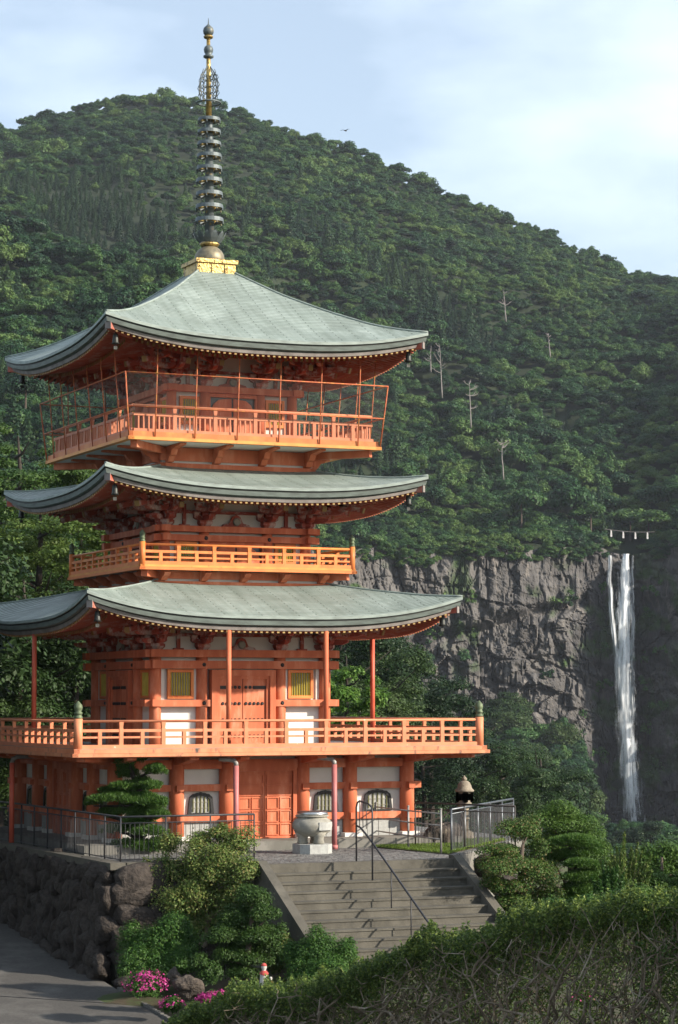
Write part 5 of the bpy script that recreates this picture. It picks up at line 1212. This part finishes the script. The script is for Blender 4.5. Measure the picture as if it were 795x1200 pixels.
# right-hand planting beyond the stairs
plant('cloud_pruned_shrub', tuple(atd(612, 1078, 61)), 'cloud pruned shrub with reddish new tips beside the blue grey fence', 'shrub', pxblob([(612,973,28,15),(584,996,26,8,-.3),(590,1015,34,12,-.6),(632,996,18,12,.2),(634,1028,30,20,-.2),(604,1040,24,10,-.5),(610,1058,34,12,-.4),(620,965,16,8,.4),(600,1002,22,11,.3),(618,1014,26,14,.3),(640,1052,28,16,.2),(578,1034,22,11,-.2),(590,1062,30,12,-.2),(650,1068,30,12,-.4)], 61, .2, 10), 'leaf_tipped', 66000, .026, 'bark', ([atd(u, v, 61) for u, v in ((612,1080),(612,1050),(610,1020),(613,990))], [.1,.09,.07,.04]), 'leaf', 41)
plant('clipped_shrub', tuple(atd(665, 1050, 64)), 'large smooth clipped dome shrub behind the trained pine', 'shrub', pxblob([(655,953,30,11),(668,965,34,13),(692,981,18,12),(645,962,24,13),(707,995,12,10),(709,1013,12,10),(706,1030,12,10),(660,985,36,16,.3),(690,1002,20,16),(688,1032,26,20,.3),(650,1005,26,16,.5),(676,1052,34,18,.4)], 63.5, .2, 11), 'leaf_clipped', 62000, .024, 'bark', ([atd(670,1055,64), atd(668,990,64)], [.1,.06]), 'leaf', 42, shell=.75)
plant('trained_pine', tuple(atd(676, 1075, 61.5)), 'tiered garden pine with long flat needle branches below the clipped dome', 'pine', pxblob([(668,986,32,8),(678,1000,28,7),(683,1013,27,7),(655,1006,14,7,.4),(684,1029,29,8),(681,1043,27,8),(672,1056,30,8)], 61.5, .2, 12), 'leaf_pine', 42000, .05, 'bark_dark', ([atd(u, v, 61.5) for u, v in ((676,1078),(677,1040),(675,1010),(668,990))], [.1,.085,.065,.04]), 'needle', 43, aspect=.16)
def feather(u, v, D, w_, h, lab, seed, leaf='leaf_light', nst=44):
    base = atd(u, v, D); e = tag(empty('upright_shrub', tuple(base)), lab, 'shrub'); rr = np.random.default_rng(seed); k = D/FPX; Qs = []; q = MB()
    for i in range(nst):
        x = rr.uniform(-1, 1)*w_*k; y = rr.uniform(-.6,.6)*w_*k; hh = h*k*rr.uniform(.6, 1)*(1-.35*abs(x)/(w_*k)); tip = np.array([x*1.2, y*1.2, hh]); b0 = np.array([x*.5, y*.5, 0])
        q.tube([b0, (b0+tip)/2, tip], [.014,.01,.004], 4, False); n = 330; t = rr.random((n, 1))**.8; P = b0+(tip-b0)*t+rr.normal(size=(n, 3))*.055*(1.2-t)
        ax_ = unit(np.array([0,0,.9])+.8*rr.normal(size=(n, 3))); Qs.append(leafquads(P, unit(np.cross(ax_, rr.normal(size=(n, 3)))), .04, .35, rr, ax_))
    q.build('stems', 'twig', e); Q = np.concatenate(Qs); link('foliage', quadmesh('foliage', Q, leaf, rr.random(len(Q))**2*.75), e)
for i in range(6):
    uu = 870+i*52; plant('mixed_shrub', tuple(atd(uu, 1085, 58+2*(i % 3))), 'leafy green shrub in the row that carries on past the puffy trees', 'shrub', pxblob([(uu-14,1050,30,22),(uu+16,1040,30,26),(uu,1070,44,22)], 58+2*(i % 3), .6, 60+i), 'leaf_shrub' if i % 2 else 'leaf_clipped', 8000, .045, 'bark', None, 'leaf', 80+i, 'foliage', group='shrubs past the puffy trees', shell=.35)
feather(733, 1066, 60, 26, 90, 'feathery upright yellow green shrub below the foot of the waterfall', 51)
feather(715, 1066, 59, 18, 58, 'shorter feathery green shrub beside the tiered pine', 52, 'leaf_shrub', 18)
plant('puffy_tree', tuple(atd(775, 1075, 63)), 'small tree with round puffs of green foliage on thin bare branches', 'tree', pxblob([(778,1000,26,16),(756,1008,20,15),(792,1016,20,16),(752,1028,18,14),(775,1036,24,14),(762,1018,14,10),(770,1022,18,10),(790,1042,18,12),(762,1046,16,10),(748,1008,10,8)], 63, .6, 13), 'leaf_clipped', 17000, .036, 'bark', ([atd(u, v, 63) for u, v in ((776,1078),(774,1050),(776,1025),(776,1005))], [.07,.06,.05,.03]), 'leaf', 44, shell=.35)
plant('mixed_shrub', tuple(atd(700, 1090, 57)), 'leafy green shrub mass between the tiered pine and the hedge', 'shrub', pxblob([(655,1066,26,14),(690,1062,26,12),(725,1060,24,14),(700,1080,40,12)], 57, .4, 15), 'leaf_shrub', 14000, .034, 'bark', None, 'leaf', 46, 'foliage', shell=.35)
plant('mixed_shrub', tuple(atd(765, 1085, 57)), 'leafy shrub mass under the puffy tree behind the hedge', 'shrub', pxblob([(760,1056,26,16),(790,1060,22,14),(775,1075,34,12),(815,1060,20,16)], 57, .4, 16), 'leaf_clipped', 14000, .034, 'bark', None, 'leaf', 47, 'foliage', shell=.35)
plant('puffy_tree', tuple(atd(830, 1075, 62)), 'leafy green small tree partly outside the right hand planting', 'tree', pxblob([(822,1000,24,16),(840,1020,26,16),(815,1030,20,14)], 62, .4, 14), 'leaf_shrub', 9000, .036, 'bark', ([atd(828,1075,62), atd(828,1010,62)], [.07,.04]), 'leaf', 45, shell=.35)

# foreground hedge: leafy crown over a thicket of bare crooked stems
HT = [(185,1204),(215,1192),(240,1180),(262,1172),(285,1158),(330,1152),(365,1148),(425,1136),(472,1116),(502,1098),(540,1092),(579,1086),(606,1066),(640,1068),(680,1060),(717,1056),(762,1050),(800,1048),(860,1045),(930,1040),(1160,1030)]
HD = [(185,46),(420,43.5),(600,41),(800,38),(930,36.5),(1160,34)]
hg = tag(empty('hedge', tuple(atd(560, 1230, 41.5))), 'long overgrown hedge with green leafy top over a thicket of bare crooked stems', 'hedge'); HO = np.array(hg.location)
rr = np.random.default_rng(77)
def hpt(u, v, dd): return atd(u, v, float(ip(u, HD))+dd)
def hedge_leaves(n, fdown, size, leaf, umin=190, umax=1150, seed=1, drange=(-.5, 1.2)):
    r2 = np.random.default_rng(seed); u = r2.uniform(umin, umax, n); dd = r2.uniform(*drange, n); top = ip(u, HT)+9*fbm(u*.05, dd*2, o=3, s=3)+8*fbm(u*.16, dd*5, o=3, s=4)+np.abs(dd-.1)**2*8
    cl = fbm(u*.07, dd*2.5, o=3, s=8); top = top + 10*cl; k = fdown(u, r2)*np.clip(.75+1.1*fbm(u*.03, dd*1.5, o=2, s=19), .15, 2); v = top+np.abs(k)
    dep = np.array([ip(x, HD) for x in u])+dd
    d = FW[None]+RT[None]*((u-PW/2)/FPX)[:, None]-UP[None]*((v-PH/2)/FPX)[:, None]; P = CAM+d*(dep/(d@FH))[:, None]
    N = unit(-FH*.5+np.array([0,0,.8])+.75*r2.normal(size=(n, 3)))
    return leafquads(P-HO, N, size, .5, r2), r2.random(n)**1.3
Q1, c1 = hedge_leaves(94000, lambda u, r: np.abs(r.normal(0, 1, len(u)))*12, .030, 'leaf_hedge', seed=1)
Q2, c2_ = hedge_leaves(80000, lambda u, r: r.random(len(u))**1.2*150, .024, 'leaf_hedge', seed=2)
Q5, c5_ = hedge_leaves(80000, lambda u, r: r.random(len(u))*175, .030, 'leaf_hedge', seed=6, drange=(.55, 1.35))
Q3, c3_ = hedge_leaves(16000, lambda u, r: r.random(len(u))*90, .026, 'leaf_hedge', 745, 1150, seed=3)
Q4, c4_ = hedge_leaves(9000, lambda u, r: r.random(len(u))**1.2*50, .020, 'leaf_hedge', 190, 420, seed=4)
link('foliage', quadmesh('foliage', np.concatenate([Q1, Q2, Q4, Q5]), 'leaf_hedge', np.concatenate([c1, c2_*.9, c4_*.8, c5_*.6])), hg)
link('foliage', quadmesh('foliage', Q3, 'leaf_shrub', c3_), hg)
rt_ = random.Random(9); tw = MB(); big = []
for i in range(440):
    front = i % 7 == 0; u = rt_.uniform(280 if front else 200, 1130); dd = rt_.uniform(-.6, -.3) if front else rt_.uniform(-.45, .7); top = float(ip(u, HT)); v = max(1225, top+40); p = hpt(u, v, dd); r0 = rt_.uniform(.020, .034) if front else rt_.choice([.008,.011,.014,.02])
    u2 = u+rt_.uniform(-85, 85); tgt = hpt(u2, max(float(ip(u2, HT)), top-6)+rt_.uniform(8, 34), dd+rt_.uniform(-.2,.2)); n = 9; pts = []; w1 = np.zeros(3)
    for k in range(n+1):
        t = k/n; w1 = w1*.6+np.array([rt_.gauss(0,.13), rt_.gauss(0,.08), rt_.gauss(0,.09)])*(1 if 0 < k < n else .3); pts.append(p+(tgt-p)*t+w1*1.1-HO)
    tgtmb = tw
    if r0 > .018: q = MB(); tgtmb = q
    tgtmb.tube(pts, [r0*(1-.75*k/n) for k in range(n+1)], 5, False)
    for j in range(rt_.randint(2, 5)):
        k = rt_.randint(2, n-1); a = pts[k]; dr_ = np.array([rt_.gauss(0,1), rt_.gauss(0,.7), rt_.gauss(.35,.6)]); dr_ /= np.linalg.norm(dr_); L = rt_.uniform(.15, .5); bp_ = [a]
        for s_ in range(4): dr_ = dr_+np.array([rt_.gauss(0,.45), rt_.gauss(0,.4), rt_.gauss(.12,.4)]); dr_ /= np.linalg.norm(dr_); bp_.append(bp_[-1]+dr_*L/4)
        tgtmb.tube(bp_, [r0*.5*(1-.2*s_) for s_ in range(5)], 4, False)
    if r0 > .018: q.build('stem', 'twig', hg)
tag(tw.build('twig_thicket', 'twig', hg), kind='stuff')
azalea(470+210, 1172, 45.5, 14, 9, 600, 260, 'magenta azalea flowers showing through the bare hedge stems', 34)

# ------------------------------------------------------------------ trees close behind the pagoda
def near_crown(rg_, rx, rz, nb, nl, ls, flat):
    bl = []
    for k in range(nb):
        t = rg_.random()*6.283; q_ = rg_.random()**.5; h = rg_.uniform(-.75, 1)*(1-q_*q_*.7); r = rx*rg_.uniform(.16, .30); bl.append((q_*rx*math.cos(t)*.9, q_*rx*math.sin(t)*.9, rz*h, r, r, r*flat))
    return blobleaves(bl, nl, ls, rg_, .55, .3, .8, .8)
NT = []
for k in range(4):
    rg_ = np.random.default_rng(300+k); fl = (.35,.3,.5,.6)[k]; Q = near_crown(rg_, 4.2, 3.6, 60, 26000, .085, fl); cm = quadmesh('crown', Q, 'leaf_grove', rg_.random(len(Q)))
    q = MB(); rt_ = random.Random(k); q.tube([(0,0,-9),(.15,.1,-5),(.1,-.1,-2),(.3,.2,1),(.2,.1,3)], [.30,.24,.19,.12,.04], 8)
    for j in range(11):
        z = rt_.uniform(-4.5, 2); an = rt_.uniform(0, 6.28); L = rt_.uniform(1.8, 4); a = np.array([.12,0,z]); b = a+np.array([math.cos(an)*L, math.sin(an)*L, L*rt_.uniform(.15,.6)]); q.tube([a, (a+b)/2+[0,0,-.2], b], [.09,.06,.02], 5, False)
    NT.append((cm, q.mesh('trunk', 'bark_dark')))
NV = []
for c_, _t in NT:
    c2 = c_.copy(); c2.materials.clear(); c2.materials.append(MATS['leaf_shaded']); NV.append(c2)
for i, (u, v, D, s_, k, lab) in enumerate(((42,655,92,.80,0,'layered evergreen tree with sunlit sprays right behind the lowest roof'),(-12,640,96,.85,1,'leafy tree rising beside the shaded lowest eave'),(98,640,100,.62,1,'slender tree with dark bare boughs behind the middle balcony'),
      (20,770,88,.95,2,'dark leafy tree filling the space under the shaded eave'),(85,790,92,.90,3,'dense dark tree behind the shaded side wall'),(-25,800,90,1.0,3,'bushy tree behind the left end of the railing'),(55,860,95,.9,2,'low dark bush behind the balcony rail on the shaded side'),
      (15,585,125,1.1,1,'tall tree on the bank behind the grove'),(80,600,130,1.0,0,'spreading tree on the bank behind the middle roof'),(2,905,84,.8,3,'dark bush in the shade behind the rain pipe'),(38,945,86,.7,2,'dark bush behind the shaded ground floor'),(-30,900,88,.9,3,'dark tree at the back of the road wall'),(-250,800,72,1.5,2,'unseen tall tree added across the road to block sky light'),(-330,760,66,1.6,3,'unseen big leafy tree added opposite the stone wall to cut sky light'),(-420,800,60,1.6,2,'unseen tree added near the road bend to cut sky light'),(-170,760,82,1.5,3,'unseen tall dark tree added behind the road wall end to block sky light'))):  # last four: unseen trees, added to keep sky light off the left face
    p = atd(u, v, D); e = tag(empty('grove_tree', tuple(p), i*1.7), lab, 'tree', 'trees just behind the pagoda'); e.scale = (s_,)*3; link('crown', (NV[k] if v > 735 else NT[k][0]), e); link('trunk', NT[k][1], e)  # low crowns take the darker leaf with shade in its colour
rg_ = np.random.default_rng(400); Qb = near_crown(rg_, 3.0, 2.8, 40, 12000, .11, .6); bcm = quadmesh('crown', Qb, 'leaf_bright', rg_.random(len(Qb)))
e = tag(empty('bright_tree', tuple(atd(404, 822, 100))), 'fresh light green tree just behind the first floor corner column', 'tree'); e.scale = (.55,.55,.62); link('crown', bcm, e); link('trunk', NT[0][1], e)
for i, (u, v, D, s_, k, lab) in enumerate(((395,775,170,1.2,2,'dark tree behind the bright tree at the column'),(425,800,180,1.3,3,'rounded dark tree beside the eave prop'),(462,822,190,1.2,2,'tree between the eave prop and the railing end'),(505,850,200,1.2,3,'tree below the railing end'),(440,845,165,1.0,0,'spreading tree behind the sunlit railing'),(400,860,160,1.1,3,'bushy tree behind the railing by the column'),
      (540,905,210,1.2,2,'dark tree above the stone lantern'),(500,915,190,1.1,3,'dark tree behind the ground floor corner column'),(585,930,215,1.2,3,'dark tree beyond the blue grey fence'),(630,925,230,1.2,2,'dark tree beyond the clipped dome shrub'))):
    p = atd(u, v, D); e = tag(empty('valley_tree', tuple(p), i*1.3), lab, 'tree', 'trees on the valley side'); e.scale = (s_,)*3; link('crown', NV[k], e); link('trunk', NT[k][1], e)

# a bird over the ridge
bp0 = atd(405, 153, 260); bd = tag(empty('bird', tuple(bp0), .6), 'small dark bird gliding above the mountain ridge', 'bird')
q = MB(); q.tube([(-.28,0,.0),(-.1,0,.02),(.08,0,.02),(.22,0,.04),(.30,0,.03)], [.02,.07,.085,.05,.012], 8)
for s_ in (-1, 1): q.add([(.10,0,.04),(-.06,0,.04),(-.02,s_*.32,.16),(.13,s_*.30,.17),(-.05,s_*.62,.10),(.05,s_*.66,.10),(.10,0,.01),(-.06,0,.01)], [(0,3,2,1),(3,5,4,2),(6,7,2,3)])
q.add([(-.26,-.03,.0),(-.26,.03,.0),(-.46,.09,.0),(-.46,-.09,.0)], [(0,1,2,3)]); q.build('body', 'feather', bd)
